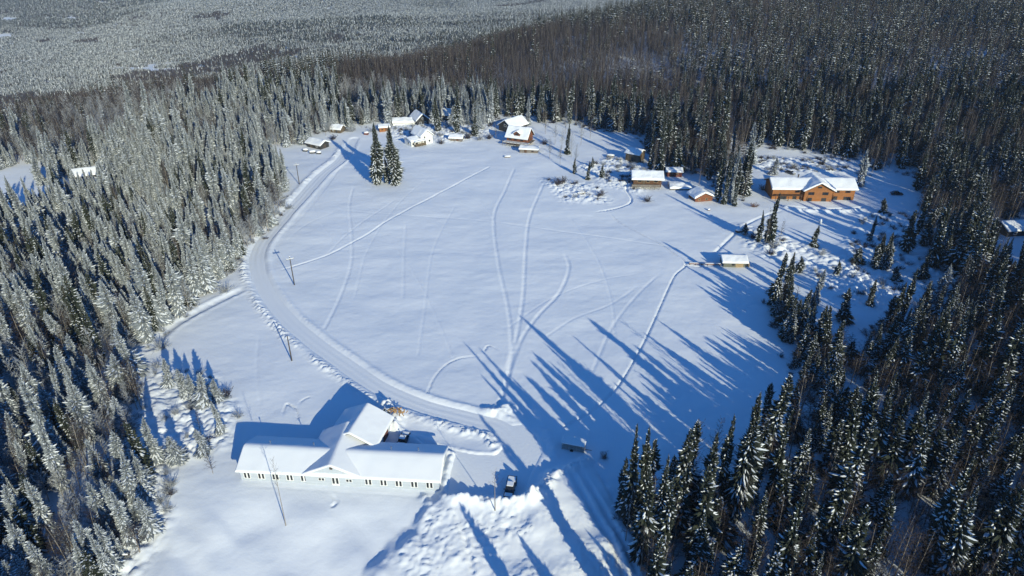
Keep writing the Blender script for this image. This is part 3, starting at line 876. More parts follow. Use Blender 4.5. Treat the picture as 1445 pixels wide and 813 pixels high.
# --- hidden cabin on the far left, dark building at the right edge
simple_house(121, 254, R(24), 8.0, 6.5, 2.2, 1.8, M['darkboard'], 'forest_cabin', 'dark cabin with bright snow roof in a small opening of the left forest', 'cabin', 'x', .5, .6, seed=28,
             wins=[('front', -2.0, 1.3, 1.3, .9)], doors=[('front', 1.2, 1.0, 1.8, M['brownboard'])])
simple_house(1440, 333, R(8), 11.0, 7.0, 2.6, 1.6, M['darkboard'], 'edge_cabin', 'dark cabin with snowy roof among tall spruces cut by the right edge', 'cabin', 'x', .5, .6, seed=29,
             wins=[('front', -2.5, 1.4, 1.4, 1.0)], doors=[('front', 1.8, 1.0, 1.9, M['maroon'])])

# ------------------------------------------------------------------ vehicles
def pickup(px, py, rz, label, paint, snow_bed=True, scale=1.0):
    """nose along local -y"""
    x, y = at(px, py)
    root = thing('pickup_truck', label, 'truck', (x, y, float(hb(x, y)) - .25), rz, 'pickup trucks at the long building', (scale,) * 3)
    b = MB()
    side = [(-2.75, .45), (2.75, .45), (2.8, .62), (2.78, 1.12), (-1.35, 1.16), (-2.62, 1.05), (-2.82, .8)]
    vs = [(-.92, yy, z) for yy, z in side] + [(.92, yy, z) for yy, z in side]
    k = len(side)
    b.add(vs, [tuple(range(k)), tuple(range(2 * k - 1, k - 1, -1))] + [(i, i + k, (i + 1) % k + k, (i + 1) % k) for i in range(k)])
    body = b.build('body', paint, root, bevel=.06)
    c = MB()
    top = [(-1.35, 1.17), (-.62, 1.86), (.75, 1.88), (1.0, 1.17)]
    vs = [(-.88, top[0][0], top[0][1]), (-.72, top[1][0], top[1][1]), (-.72, top[2][0], top[2][1]), (-.88, top[3][0], top[3][1])]
    vs += [(-a_, b2, c2) for a_, b2, c2 in vs]
    c.add(vs, [(0, 1, 2, 3), (7, 6, 5, 4), (0, 4, 5, 1), (1, 5, 6, 2), (2, 6, 7, 3), (3, 7, 4, 0)])
    cab = c.build('cab', paint, root, bevel=.05)
    g = MB(); g.add([(-.74, -1.30, 1.26), (.74, -1.30, 1.26), (.62, -.72, 1.80), (-.62, -.72, 1.80)], [(0, 1, 2, 3)], 0, TR(0, -.03, .025)); g.build('windscreen', M['glass'], cab)
    g = MB(); g.add([(-.7, .985, 1.28), (.7, .985, 1.28), (.6, .80, 1.78), (-.6, .80, 1.78)], [(0, 3, 2, 1)], 0, TR(0, .03, .01)); g.build('rear_window', M['glass'], cab)
    for s in (-1, 1):
        g = MB(); g.add([(s * .865, -1.0, 1.28), (s * .865, .82, 1.28), (s * .745, .66, 1.78), (s * .745, -.58, 1.78)], [(0, 1, 2, 3)], 0, TR(s * .02, 0, 0)); g.build('side_window', M['glass'], cab)
    bd = MB()
    for s in (-1, 1):
        bd.box((s * .88, 1.9, 1.3), (.1, 1.75, .32))
    bd.box((0, 2.74, 1.29), (1.66, .09, .32)); bd.box((0, 1.09, 1.29), (1.66, .08, .32))
    bd.build('bed', paint, root, bevel=.02)
    if snow_bed:
        s_ = MB(); s_.box((0, 1.91, 1.30), (1.62, 1.52, .30)); s_.build('bed_snow', M['roofsnow'], root, bevel=.06)
        s_ = MB(); s_.box((0, .07, 1.95), (1.3, 1.25, .14)); s_.build('roof_snow', M['roofsnow'], root, bevel=.05)
        s_ = MB(); s_.box((0, -2.05, 1.17), (1.5, .95, .1)); s_.build('hood_snow', M['roofsnow'], root, bevel=.04)
    for s in (-1, 1):
        for yy in (-1.75, 1.75):
            w = MB(); w.cyl((s * .85, yy, .40), .40, .28, 'x', 18); wo = w.build('wheel', M['tyre'], root, bevel=.03)
            r_ = MB(); r_.cyl((s * .995, yy, .40), .24, .02, 'x', 14); r_.build('rim', M['rim'], wo)
        hl = MB(); hl.box((s * .66, -2.77, .86), (.36, .1, .2)); hl.build('headlight', M['lamp'], root)
        tl = MB(); tl.box((s * .84, 2.80, .95), (.14, .06, .34)); tl.build('tail_light', M['taillamp'], root)
        mr = MB(); mr.box((s * 1.03, -.92, 1.33), (.22, .1, .2)); mr.build('wing_mirror', paint, root)
    bp = MB(); bp.box((0, -2.86, .55), (1.8, .14, .2)); bp.build('bumper', M['rim'], root)
    bp = MB(); bp.box((0, 2.86, .58), (1.8, .12, .18)); bp.build('bumper', M['rim'], root)
    gr = MB(); gr.box((0, -2.80, .82), (.9, .06, .24)); gr.build('grille', M['fascia'], root)
    return root


pickup(720, 692, R(-10), 'black pickup truck with snowy cab parked by the snowbank near the lone birch', M['blackpaint'])
pickup(569, 625, R(172), 'dark pickup truck with snow filled bed parked against the long building rear', M['blackpaint'])


def car(px, py, rz, label, paint, cat='car', snow=False):
    x, y = at(px, py)
    root = thing('parked_car', label, cat, (x, y, H(x, y) - .1), rz)
    b = MB()
    side = [(-2.25, .35), (2.25, .35), (2.3, .85), (1.9, .98), (-1.2, .95), (-2.2, .78)]
    vs = [(-.88, a_, z) for a_, z in side] + [(.88, a_, z) for a_, z in side]; k = len(side)
    b.add(vs, [tuple(range(k)), tuple(range(2 * k - 1, k - 1, -1))] + [(i, i + k, (i + 1) % k + k, (i + 1) % k) for i in range(k)])
    b.build('body', paint, root, bevel=.08)
    c = MB(); t = [(-1.2, .96), (-.45, 1.5), (1.2, 1.52), (1.9, .98)]
    vs = [(-.8, t[0][0], t[0][1]), (-.64, t[1][0], t[1][1]), (-.64, t[2][0], t[2][1]), (-.8, t[3][0], t[3][1])]; vs += [(-p, q, r) for p, q, r in vs]
    c.add(vs, [(0, 1, 2, 3), (7, 6, 5, 4), (0, 4, 5, 1), (1, 5, 6, 2), (2, 6, 7, 3), (3, 7, 4, 0)])
    cab = c.build('cabin', M['glass'], root)
    rf = MB(); rf.box((0, .38, 1.535), (1.3, 1.7, .06)); rf.build('roof_panel', paint, cab, bevel=.02)
    if snow:
        s_ = MB(); s_.box((0, .38, 1.68), (1.34, 1.75, .26)); s_.build('roof_snow', M['roofsnow'], root, bevel=.1)
        s_ = MB(); s_.box((0, -1.7, 1.0), (1.5, .9, .18)); s_.build('hood_snow', M['roofsnow'], root, bevel=.07)
    for s in (-1, 1):
        for yy in (-1.4, 1.4):
            w = MB(); w.cyl((s * .8, yy, .33), .33, .22, 'x', 16); wo = w.build('wheel', M['tyre'], root)
            r_ = MB(); r_.cyl((s * .915, yy, .33), .2, .02, 'x', 12); r_.build('rim', M['rim'], wo)
        hl = MB(); hl.box((s * .62, -2.24, .68), (.34, .08, .16)); hl.build('headlight', M['lamp'], root)
        tl = MB(); tl.box((s * .68, 2.29, .75), (.3, .06, .16)); tl.build('tail_light', M['taillamp'], root)
    return root


car(1265, 275, R(82), 'dark car parked in tree shade right of the orange lodge', M['blackpaint'])
car(1115, 245, R(35), 'snow covered car peeking out of a snowdrift behind the orange lodge', M['greypaint'], snow=True)


# ------------------------------------------------------------------ poles
def pole(px, py, h, label, arm=True, lean=0.0, group='utility poles along the ploughed road'):
    x, y, z = ground_pt(px, py)
    root = thing('utility_pole', label, 'utility pole', (x, y, z - .3), R(25), group)
    root.rotation_euler = (R(lean), 0, R(25))
    p = MB(); p.tube([(0, 0, 0), (0, 0, h * .5), (0, 0, h + .3)], [.17, .15, .12], 8); p.build('shaft', M['pole'], root, smooth=True)
    if arm:
        c = MB(); c.box((0, -.17, h - .45), (2.2, .12, .14)); ca = c.build('crossarm', M['pole'], root)
        s = MB(); s.box((0, -.17, h - .29), (2.1, .22, .16)); s.build('arm_snow', M['roofsnow'], ca, bevel=.05)
        for dx in (-.95, 0, .95):
            i = MB(); i.cyl((dx, -.17, h - .10), .07, .3, 'z', 8); i.build('insulator', M['ceramic'], ca)
        s = MB(); s.cyl((0, 0, h + .38), .2, .2, 'z', 10); s.build('snow_cap', M['roofsnow'], root, bevel=.05)
    return root


pole(415.5, 402, 9.6, 'crossarm pole standing in the field beside the road bend')
pole(411.8, 509, 7.4, 'bare thin pole without a crossarm leaning slightly below the ploughed road', False, 0)
pole(422.5, 260.5, 9.0, 'crossarm pole between the left forest edge and the upper road', True)


# yard lamp on a mast among right cabins
x, y, z = ground_pt(924, 243)
ml = thing('yard_lamp', 'tall slim yard lamp mast in front of spruces above the deck cabin', 'lamp', (x, y, z - .2), 0)
p = MB(); p.tube([(0, 0, 0), (0, 0, 15.0)], [.14, .09], 8); p.build('mast', M['greywood'], ml)
p = MB(); p.box((.2, -.2, 15.0), (1.3, .5, .3)); p.build('lamp_head', M['whitefascia'], ml)

# --- slatted crate of the yard, in tree shade right of the lot
x, y, z = ground_pt(808, 637)
wc = thing('livestock_trailer', 'slatted trailer with flat snowy top standing in tree shade right of the lot', 'trailer', (x + .3, y + 1.2, z - .1), R(-16))
fr = MB()
for xx in (-2.3, -.8, .8, 2.3):
    for yy in (-1.0, 1.0):
        fr.box((xx, yy, .95), (.12, .12, 1.5))
for yy in (-1.0, 1.0):
    fr.box((0, yy, 1.72), (4.8, .12, .1)); fr.box((0, yy, .25), (4.8, .12, .14))
for xx in (-2.36, 2.36):
    fr.box((xx, 0, 1.70), (.1, 1.9, .1))
fr.build('frame', M['paleplank'], wc)
for yy in (-1.02, 1.02):
    sl = MB()
    for k in range(5):
        sl.box((0, yy + (.04 if yy > 0 else -.06), .45 + k * .26), (4.6, .03, .12))
    sl.build('side_slats', M['paleplank'], wc)
ep = MB()
for k in range(5):
    ep.box((2.43, 0, .45 + k * .26), (.03, 1.9, .12))
ep.build('end_slats', M['paleplank'], wc)
fl = MB(); fl.box((0, 0, .30), (4.7, 1.9, .08)); fl.build('floor_board', M['greywood'], wc)
st = MB(); st.box((0, 0, 1.97), (5.1, 2.4, .36)); st.build('snow_top', M['roofsnow'], wc, bevel=.14)
for s in (-1, 1):
    w = MB(); w.cyl((-.2, s * 1.2, .25), .34, .2, 'y', 14); w.build('wheel', M['tyre'], wc)
dr = MB(); dr.tube([(2.4, 0, .3), (3.9, 0, .35)], [.06, .05], 6); dr.build('drawbar', M['fascia'], wc)

# --- firewood heap near the tall block
x, y, z = ground_pt(557, 592)
fw = MB()
for i in range(46):
    a = rnd.uniform(0, math.pi); l = rnd.uniform(.5, .9); r_ = rnd.uniform(.09, .17)
    px, py_, pz = rnd.gauss(0, 1.1), rnd.gauss(0, .55), 0
    pz = max(0, .8 - .35 * abs(px)) * rnd.uniform(.2, 1) + .25
    dx, dy, dz_ = math.cos(a) * l / 2, math.sin(a) * l / 2, rnd.uniform(-.15, .15)
    fw.tube([(px - dx, py_ - dy, pz - dz_), (px + dx, py_ + dy, pz + dz_)], [r_, r_ * .9], 6)
f = fw.build('firewood_heap', M['straw']); f.location = (x, y, z + .1)
tag(f, 'heap of split orange firewood half buried in snow behind the tall block', 'firewood')

# --- fallen snowy log at the lower left
x0, y0 = at(118, 788); x1, y1 = at(184, 786)
lg = thing('fallen_log', 'fallen trunk topped with snow at the lower left forest edge', 'log', ((x0 + x1) / 2, (y0 + y1) / 2, H((x0 + x1) / 2, (y0 + y1) / 2) + .55), math.atan2(y1 - y0, x1 - x0))
ll = math.hypot(x1 - x0, y1 - y0)
p = MB(); p.tube([(-ll / 2, 0, 0), (0, .05, .15), (ll / 2, 0, .25)], [.24, .2, .13], 8); p.build('trunk', M['bark'], lg, smooth=True)
p = MB(); p.tube([(-ll / 2 + .3, 0, .22), (0, .05, .36), (ll / 2 - .3, 0, .42)], [.22, .2, .13], 8); p.build('snow_ridge', M['roofsnow'], lg, smooth=True)
p = MB()
for k in range(9):
    t = rnd.uniform(-.4, .45); a = rnd.uniform(-1, 1)
    p.tube([(t * ll, 0, .1), (t * ll + .5, a, .1 + rnd.uniform(.2, 1.0))], [.05, .015], 4)
p.build('broken_branches', M['twig'], lg)


# snow capped stump / bench and small white pillar
def snow_lump(px, py, w, d, h, name, label, cat, woodh=.4, mat='brownboard'):
    x, y, z = ground_pt(px, py)
    o = thing(name, label, cat, (x, y, z - .05), rnd.uniform(-.3, .3))
    b = MB(); b.box((0, 0, woodh / 2 + .05), (w * .86, d * .86, woodh + .1)); 
    b.box((0, -.0, woodh + .06), (w * .95, d * .95, .08)); b.build('base', M[mat], o)
    vs = []; fs = []
    nr, ns = 5, 14
    for i in range(nr):
        t = i / (nr - 1) * math.pi / 2
        for k in range(ns):
            a = 2 * math.pi * k / ns
            j = 1 + .1 * math.sin(k * 2.3 + i)
            vs.append((w / 2 * 1.08 * math.cos(t) ** .7 * math.cos(a) * j + .0001 * k, d / 2 * 1.08 * math.cos(t) ** .7 * math.sin(a) * j, woodh + .1 + h * math.sin(t)))
    for i in range(nr - 1):
        for k in range(ns):
            fs.append((i * ns + k, i * ns + (k + 1) % ns, (i + 1) * ns + (k + 1) % ns, (i + 1) * ns + k))
    fs.append(tuple(range(ns - 1, -1, -1)))
    s = MB(); s.add(vs, fs); s.build('snow_cap', M['roofsnow'], o, smooth=True)
    return o


snow_lump(1043, 328, 2.6, 1.8, .8, 'picnic_table', 'brown table under a rounded snow cap on the slope above the grey green hut', 'table', .6)
snow_lump(1157, 316, .9, .9, .7, 'garden_pillar', 'small white snow topped pillar on the slope below the orange lodge', 'pillar', 1.1, 'whitefascia')
snow_lump(820, 274, 3.4, 1.6, .7, 'timber_pile', 'snow capped timber pile in brush at the upper right of the field', 'timber', .5, 'greywood')
snow_lump(861, 222, 3.6, 1.6, .6, 'log_stack', 'log stack with ragged snow cap on the shaded slope left of the brown hut', 'log stack', .9, 'greywood')
snow_lump(1000, 297, 1.0, .8, .5, 'stump', 'small snow capped stump below the gable cabin', 'stump', .25)
for i, (px, py, w, d, lab) in enumerate(((431, 213, 2.6, 1.6, 'snow covered scrap heap left of the dark shed, leftmost of three'), (441, 216, 3.0, 1.8, 'snow covered scrap heap before the dark shed, largest of three'),
                                         (450, 217, 2.2, 1.6, 'snow covered scrap heap before the dark shed, rightmost of three'))):
    tag(snow_lump(px, py, w, d, .8, 'scrap_heap', lab, 'scrap heap', .6, 'darkboard'), group='scrap heaps before the dark shed')
snow_lump(517, 190, 2.4, 2.0, .7, 'wood_crate', 'dark crate with snow cap between the road end and orange cabin', 'crate', .9, 'maroon')
snow_lump(716, 222, 3.0, 1.4, .5, 'garden_bench', 'garden bench buried under snow left of the low shed', 'bench', .4, 'greywood')


# ------------------------------------------------------------------ trees
def rot2(a):
    return math.cos(a), math.sin(a)


def spruce_mesh(seed, Hh=20.0, Rr=2.0, snow=.6, levels=44, per=9, zb=.05, ragged=.35, cover=1.0, fine=1.0):
    r = random.Random(seed)
    b = MB()
    ph = [r.uniform(0, 6.28) for _ in range(4)]; bx, by = r.uniform(-.45, .45), r.uniform(-.45, .45); a1 = r.uniform(0, 6.28)
    for i in range(levels):
        t = i / (levels - 1)
        z = Hh * (zb + (.985 - zb) * t ** .93)
        L0 = Rr * (1 - t) ** .72 * (.45 + .55 * min(1, t / .10)) + .16
        k = max(3, int(per * (1 - .62 * t)))
        a0 = r.uniform(0, 6.28)
        band = (1 - ragged * .5 * r.random()) * (1 + .20 * math.sin(9 * t + ph[0]) + .14 * math.sin(21 * t + ph[1]))
        ox, oy = bx * t * t + .1 * math.sin(7 * t + ph[2]), by * t * t + .1 * math.cos(6 * t + ph[3])
        for j in range(k):
            if r.random() < .10: continue
            a = a0 + 6.283 * (j + r.uniform(-.35, .35)) / k
            L = L0 * band * r.uniform(1 - ragged, 1.12) * (1 + .22 * math.cos(a - a1 - 5 * t))
            ca, sa = rot2(a)
            pitch = math.tan(R(-24 + 60 * t + r.uniform(-9, 9)))
            droop = .30 * L * (1 - t)
            w = (L * .27 + .14) * fine
            zz = z + r.uniform(-.15, .15)
            st = ((.02, .30), (.38, 1.0), (.75, .78), (1.03, .05))

            def pts(raise_, ws, s0, s1):
                out = []
                for s, ww in st:
                    s = s0 + (s1 - s0) * s
                    d = L * s; h = zz + L * s * pitch - droop * s * s + raise_
                    hw = ww * w * ws * .5
                    cx_, cy_ = ox + d * ca, oy + d * sa
                    out.append(((cx_, cy_, h), (cx_ - sa * hw, cy_ + ca * hw, h - hw * .8), (cx_ + sa * hw, cy_ - ca * hw, h - hw * .8)))
                return out
            P = pts(0, 1.0, 0, 1)
            vs = [p for tr in P for p in tr]
            fs = []
            for q in range(3):
                o = q * 3
                fs += [(o, o + 3, o + 4, o + 1), (o + 2, o + 5, o + 3, o)]
            b.add(vs, fs, 0)
            # hanging sprays under the bough
            hz = .25 + .22 * L
            m0, m1 = P[1], P[2]
            for side in (1, 2):
                b.add([m0[side], m1[side], (m1[side][0], m1[side][1], m1[side][2] - hz * .8), (m0[side][0], m0[side][1], m0[side][2] - hz)], [(0, 1, 2, 3)], 0)
            if r.random() < snow:
                s0 = r.uniform(.10, .5); s1 = min(1.02, s0 + r.uniform(.35, .8))
                P = pts(.05 + .07 * r.random() * cover + .03 * L, r.uniform(.55, .95) * cover, s0, s1)
                b.add([p for tr in P for p in tr], fs, 1)
    b.tube([(bx * .9, by * .9, Hh * .95), (bx, by, Hh * 1.01)], [.09, .02], 4, 0)
    tr = MB(); tr.tube([(0, 0, -1.0), (bx * .16, by * .16, Hh * .4), (bx * .95, by * .95, Hh * .97)], [.022 * Hh * .5, .015 * Hh * .5, .02], 6, 0)
    return b, tr


def birch_mesh(seed, Hh=16.0, spread=1.9, prim=34, sec=8, ter=3, start=.24, thick=1.45, lean=.5):
    r = random.Random(seed)
    tr = MB(); b = MB()
    lx, ly = r.uniform(-lean, lean), r.uniform(-lean, lean)
    def tp(t):
        return Vector((lx * t * t + .12 * math.sin(3 * t + seed), ly * t * t + .12 * math.cos(2.5 * t + seed), Hh * t))
    ts = [-.06, .15, .35, .55, .75, .9, 1.0]
    tr.tube([tuple(tp(t)) for t in ts], [(.0062 * Hh * (1.06 - t) + .014) for t in ts], 6)
    for i in range(prim):
        t = start + (1 - start) * (i + r.random()) / prim * .98
        p0 = tp(t)
        a = i * 2.4 + r.uniform(-.5, .5)
        L = spread * (1.15 - .75 * (t - start) / (1 - start)) * r.uniform(.7, 1.3)
        up = r.uniform(.8, 1.5)
        d = Vector((math.cos(a), math.sin(a), up)).normalized()
        mid_ = p0 + d * L * .6
        end = p0 + d * L * 1.25 + Vector((0, 0, .25 * L))
        rr = (.028 * (1.2 - t) + .010) * thick
        b.tube([tuple(p0), tuple(mid_), tuple(end)], [rr, rr * .7, rr * .3], 3, 0, False)
        for k in range(sec):
            s = r.uniform(.25, 1.0)
            q0 = p0.lerp(mid_, s * 1.6) if s < .62 else mid_.lerp(end, (s - .62) / .38)
            d2 = (d + Vector((r.gauss(0, .55), r.gauss(0, .55), r.gauss(.1, .45)))).normalized()
            l2 = L * r.uniform(.22, .5)
            q1 = q0 + d2 * l2
            b.tube([tuple(q0), tuple(q1)], [.012 * thick, .005 * thick], 3, 0, False)
            for m in range(ter):
                d3 = (d2 + Vector((r.gauss(0, .6), r.gauss(0, .6), r.gauss(-.05, .5)))).normalized()
                q = q0.lerp(q1, r.uniform(.3, 1))
                e = q + d3 * l2 * r.uniform(.35, .8)
                b.tube([tuple(q), tuple(e)], [.0075 * thick, .004 * thick], 3, 0, False)
    return b, tr


class Proto:
    def __init__(self, kind, crown, trunk, cmats, tmat):
        self.crown = crown.mesh(kind + '_crown', cmats); self.trunk = trunk.mesh(kind + '_trunk', [tmat])
        j = MB(); j.add(crown.v, crown.f); j.m = list(crown.m); j.add(trunk.v, trunk.f, len(cmats))
        self.joined = j.mesh(kind + '_tree', list(cmats) + [tmat])
        self.kind = kind
        self.obj = bpy.data.objects.new(kind + '_source', self.joined)


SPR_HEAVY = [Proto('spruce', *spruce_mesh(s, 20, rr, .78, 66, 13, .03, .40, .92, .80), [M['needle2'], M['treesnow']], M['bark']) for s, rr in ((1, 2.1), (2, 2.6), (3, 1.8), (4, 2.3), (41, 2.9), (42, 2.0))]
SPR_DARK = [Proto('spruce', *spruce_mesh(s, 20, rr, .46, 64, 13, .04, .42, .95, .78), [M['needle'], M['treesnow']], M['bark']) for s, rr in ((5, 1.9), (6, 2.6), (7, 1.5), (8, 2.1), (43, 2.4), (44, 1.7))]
SPR_BIG = [Proto('spruce', *spruce_mesh(s, 26, rr, sn, 92, 17, .02, .34, .9, .58), [M['needle'], M['treesnow']], M['bark']) for s, rr, sn in ((9, 3.9, .64), (10, 3.7, .78))]
SPR_SNOWY = [Proto('spruce', *spruce_mesh(s, 20, rr, .82, 64, 13, .04, .42, 1.0, .78), [M['needle'], M['treesnow']], M['bark']) for s, rr in ((61, 1.9), (62, 2.4), (63, 1.6))]
SPR_LITE_S = [Proto('spruce', *spruce_mesh(s, 20, 1.8, .62, 18, 6, .06, .4, 1.1), [M['needle'], M['treesnow']], M['bark']) for s in (64, 65)]
BIR = [Proto('birch', *birch_mesh(s, 16, sp), [M['twig']], M['birchbark']) for s, sp in ((1, 1.9), (2, 2.3), (3, 1.6))]
BIR_LONE = [Proto('birch', *birch_mesh(s, 16, 1.5, 13, 6, 2, .58, .8, .3), [M[tw]], M['birchbark']) for s, tw in ((51, 'twig'), (52, 'redtwig'))]
BIR_FROST = [Proto('birch', *birch_mesh(s, 14, sp, thick=2.0), [M['frosttwig']], M['birchbark']) for s, sp in ((4, 1.9), (5, 2.2))]
SPR_LITE_H = [Proto('spruce', *spruce_mesh(s, 20, 1.9, .62, 17, 6, .06, .4, 1.3), [M['needle2'], M['treesnow']], M['bark']) for s in (21, 22, 23)]
SPR_LITE_D = [Proto('spruce', *spruce_mesh(s, 20, 1.8, .27, 18, 6, .06, .4, 1.2), [M['needle'], M['treesnow']], M['bark']) for s in (24, 25, 26)]
BIR_LITE = [Proto('birch', *birch_mesh(s, 15, 2.3, 16, 5, 3, thick=3.0), [M['twig']], M['birchbark']) for s in (27, 28, 29)]
BIR_LITE_F = [Proto('birch', *birch_mesh(s, 13, 2.1, 14, 5, 2, thick=3.0), [M['frosttwig']], M['birchbark']) for s in (30, 31)]


def single_tree(proto, loc, rz, sxy, sz, label, group, name=None, cat='tree', tilt=(0, 0)):
    root = thing(name or proto.kind + '_tree', label, cat, loc, rz, group, (sxy, sxy, sz))
    root.rotation_euler = (tilt[0], tilt[1], rz)
    for nm, me in (('trunk', proto.trunk), ('crown', proto.crown)):
        o = bpy.data.objects.new(nm, me); COL.objects.link(o); o.parent = root
    return root


def hand_tree(proto, px, py, hgt, wid, label, group=None, tilt=(0, 0)):
    """hgt: metres, wid: crown width factor"""
    x, y, z = ground_pt(px, py)
    base = {'spruce': 20.0, 'birch': 16.0}[proto.kind]
    if proto in SPR_BIG: base = 26.0
    if proto in BIR_FROST: base = 14.0
    keep(x, y, 2.5)
    return single_tree(proto, (x, y, z - .2), rnd.uniform(0, 6.28), wid, hgt / base, label, group, tilt=tilt)


SB, SD, SH = SPR_BIG, SPR_DARK, SPR_HEAVY
hand_tree(SB[1], 534, 259, 26.0, 1.15, 'tall spruce in the upper field, left one of the twin pair', 'twin spruces in the field')
hand_tree(SB[1], 557, 260, 25.0, 1.25, 'snowier tall spruce in the upper field, right one of the twin pair', 'twin spruces in the field')
hand_tree(SD[1], 547, 257, 11.0, .75, 'short dark spruce tucked between the twin tall spruces')
hand_tree(SD[1], 1084, 346, 19, .95, 'tall ragged spruce in the brush between the gable cabin and lodge lawn')
hand_tree(SD[0], 1070, 344, 12, .8, 'lower dark spruce at the left of the brushy clump below the lodge')
hand_tree(SD[3], 1148, 349, 8.5, .85, 'short bushy spruce alone on the slope below the orange lodge')
hand_tree(SB[0], 1235, 381, 12.5, .62, 'broad snowy spruce, left and darker one of a touching pair on the right slope')
hand_tree(SB[1], 1246, 381, 13.5, .62, 'broad snowy spruce, right and whiter one of a touching pair on the right slope')
hand_tree(SD[1], 1275, 357, 15, 1.1, 'dark broad spruce uphill of the touching spruce pair on the right slope')
hand_tree(SD[2], 1227, 342, 10, .7, 'thin dark spruce standing by itself between the lodge and touching pair')
hand_tree(SD[0], 1181, 388, 5.0, .75, 'tiny dark spruce on the snowy slope left of the touching pair')
hand_tree(SD[0], 810, 245, 7.5, .62, 'dark small spruce at the upper right of the field, leftmost of three', 'three small spruces at the upper field')
hand_tree(SD[3], 830, 254, 8.5, .62, 'slim snow flecked spruce at the upper right of the field, middle of three', 'three small spruces at the upper field')
hand_tree(SD[1], 849, 252, 6.0, .62, 'shortest spruce at the upper right of the field, rightmost of three', 'three small spruces at the upper field')
hand_tree(SD[0], 836, 238, 5.0, .6, 'small grey spruce just uphill of the three small field spruces')
hand_tree(SH[1], 1057, 231, 19, 1.35, 'snow laden broad spruce alone in the clearing left of the lodge')
hand_tree(SD[2], 1036, 291, 18, .8, 'slim spruce at the clearing edge right of the gable cabin')
hand_tree(SD[3], 801, 218, 15, .85, 'medium spruce among grey birches right of the red dormer house')
hand_tree(SB[0], 617, 186, 19, .8, 'bushy dark spruce in front of the dark gable house')
hand_tree(SB[1], 646, 188, 24, .75, 'tall dark spruce between the hidden house and low grey shed')
hand_tree(SD[1], 670, 192, 11, .95, 'small dark spruce in the grey thicket right of the low grey shed')
hand_tree(SB[0], 564, 166, 18, .7, 'snowy spruce at the forest edge behind the buried greenhouse')
hand_tree(SD[0], 1050, 332, 4.5, .8, 'little dark spruce beside the snow capped brown table')
hand_tree(SB[1], 1034, 728, 29.5, .92, 'tallest snowy spruce at the front of the shaded lower right forest')
hand_tree(SD[0], 884, 748, 24.5, 1.0, 'slim tall spruce at the mound edge, left one of a narrow pair', 'narrow spruce pair by the mound')
hand_tree(SD[3], 902, 742, 24, .95, 'slim tall spruce at the mound edge, right one of a narrow pair', 'narrow spruce pair by the mound')
hand_tree(SD[2], 926, 762, 21, .95, 'narrow dark spruce just right of the slim pair by the mound')
hand_tree(SD[1], 952, 758, 18.5, .95, 'shorter snowy spruce between the slim pair and tallest front spruce')
hand_tree(SD[0], 1082, 715, 24, 1.0, 'narrow spruce right of the tallest front spruce, top against shaded snow')
# lower-left scrub: little snow-laden spruces
for i, (px, py, h, w) in enumerate(((222, 652, 12, .95), (251, 652, 7, 1.0), (288, 640, 6.5, 1.0), (262, 560, 8, .9), (275, 565, 7.5, .85), (290, 570, 8.5, 1.0), (312, 612, 9, .7), (240, 545, 8, .8), (308, 566, 6.5, .9))):
    lab = ['taller snow laden spruce in the left scrub, shadow falling uphill', 'small white spruce on the scrub slope left of the long building', 'small open spruce nearest the left corner of the long building',
           'snowy young spruce in the upper scrub, leftmost of a close trio', 'snowy young spruce in the upper scrub, middle of a close trio', 'whitest young spruce in the upper scrub, right of a close trio',
           'narrow snowy spruce right above the corner of the long building shadow', 'snowy young spruce at the top left of the scrub by the field track', 'round snow loaded spruce at the right end of the upper scrub'][i]
    hand_tree(SH[i % 4], px, py, h, w, lab, 'young spruces on the scrub slope')
# lone bare birches
hand_tree(BIR_LONE[0], 404, 741, 17.0, .85, 'bare birch with slender trunk in the snow before the long building', 'lone bare birches')
hand_tree(BIR_LONE[1], 698, 726, 10.5, .9, 'bare reddish birch on the snow mound beside the black pickup', 'lone bare birches')
hand_tree(BIR[0], 1079, 350, 13, .7, 'pale birch in front of the ragged spruce on the lodge slope', 'lone bare birches')
hand_tree(BIR[0], 300, 668, 5.5, .6, 'small bare birch sapling left of the long building end', 'lone bare birches')
hand_tree(BIR[2], 285, 615, 6.0, .6, 'thin bare birch sapling in the scrub above the small open spruce', 'lone bare birches')
for px, py, h, lab in ((783, 203, 11, 'grey birch near the dormer house, leftmost of a loose four'), (793, 210, 10, 'grey birch near the dormer house, second of a loose four'), (806, 222, 12, 'grey birch near the dormer house, third of a loose four'), (820, 205, 11, 'grey birch near the dormer house, rightmost of a loose four')):
    hand_tree(BIR_FROST[0], px, py, h, .9, lab, 'grey birches right of the dormer house')
for px, py, h, lab in ((975, 690, 17, 'bare birch before shaded snow, left of two right of the slim pair'), (1000, 680, 16, 'bare birch before shaded snow, right of two left of the tallest spruce')):
    hand_tree(BIR[0], px, py, h, .9, lab, 'birches before the shaded field')


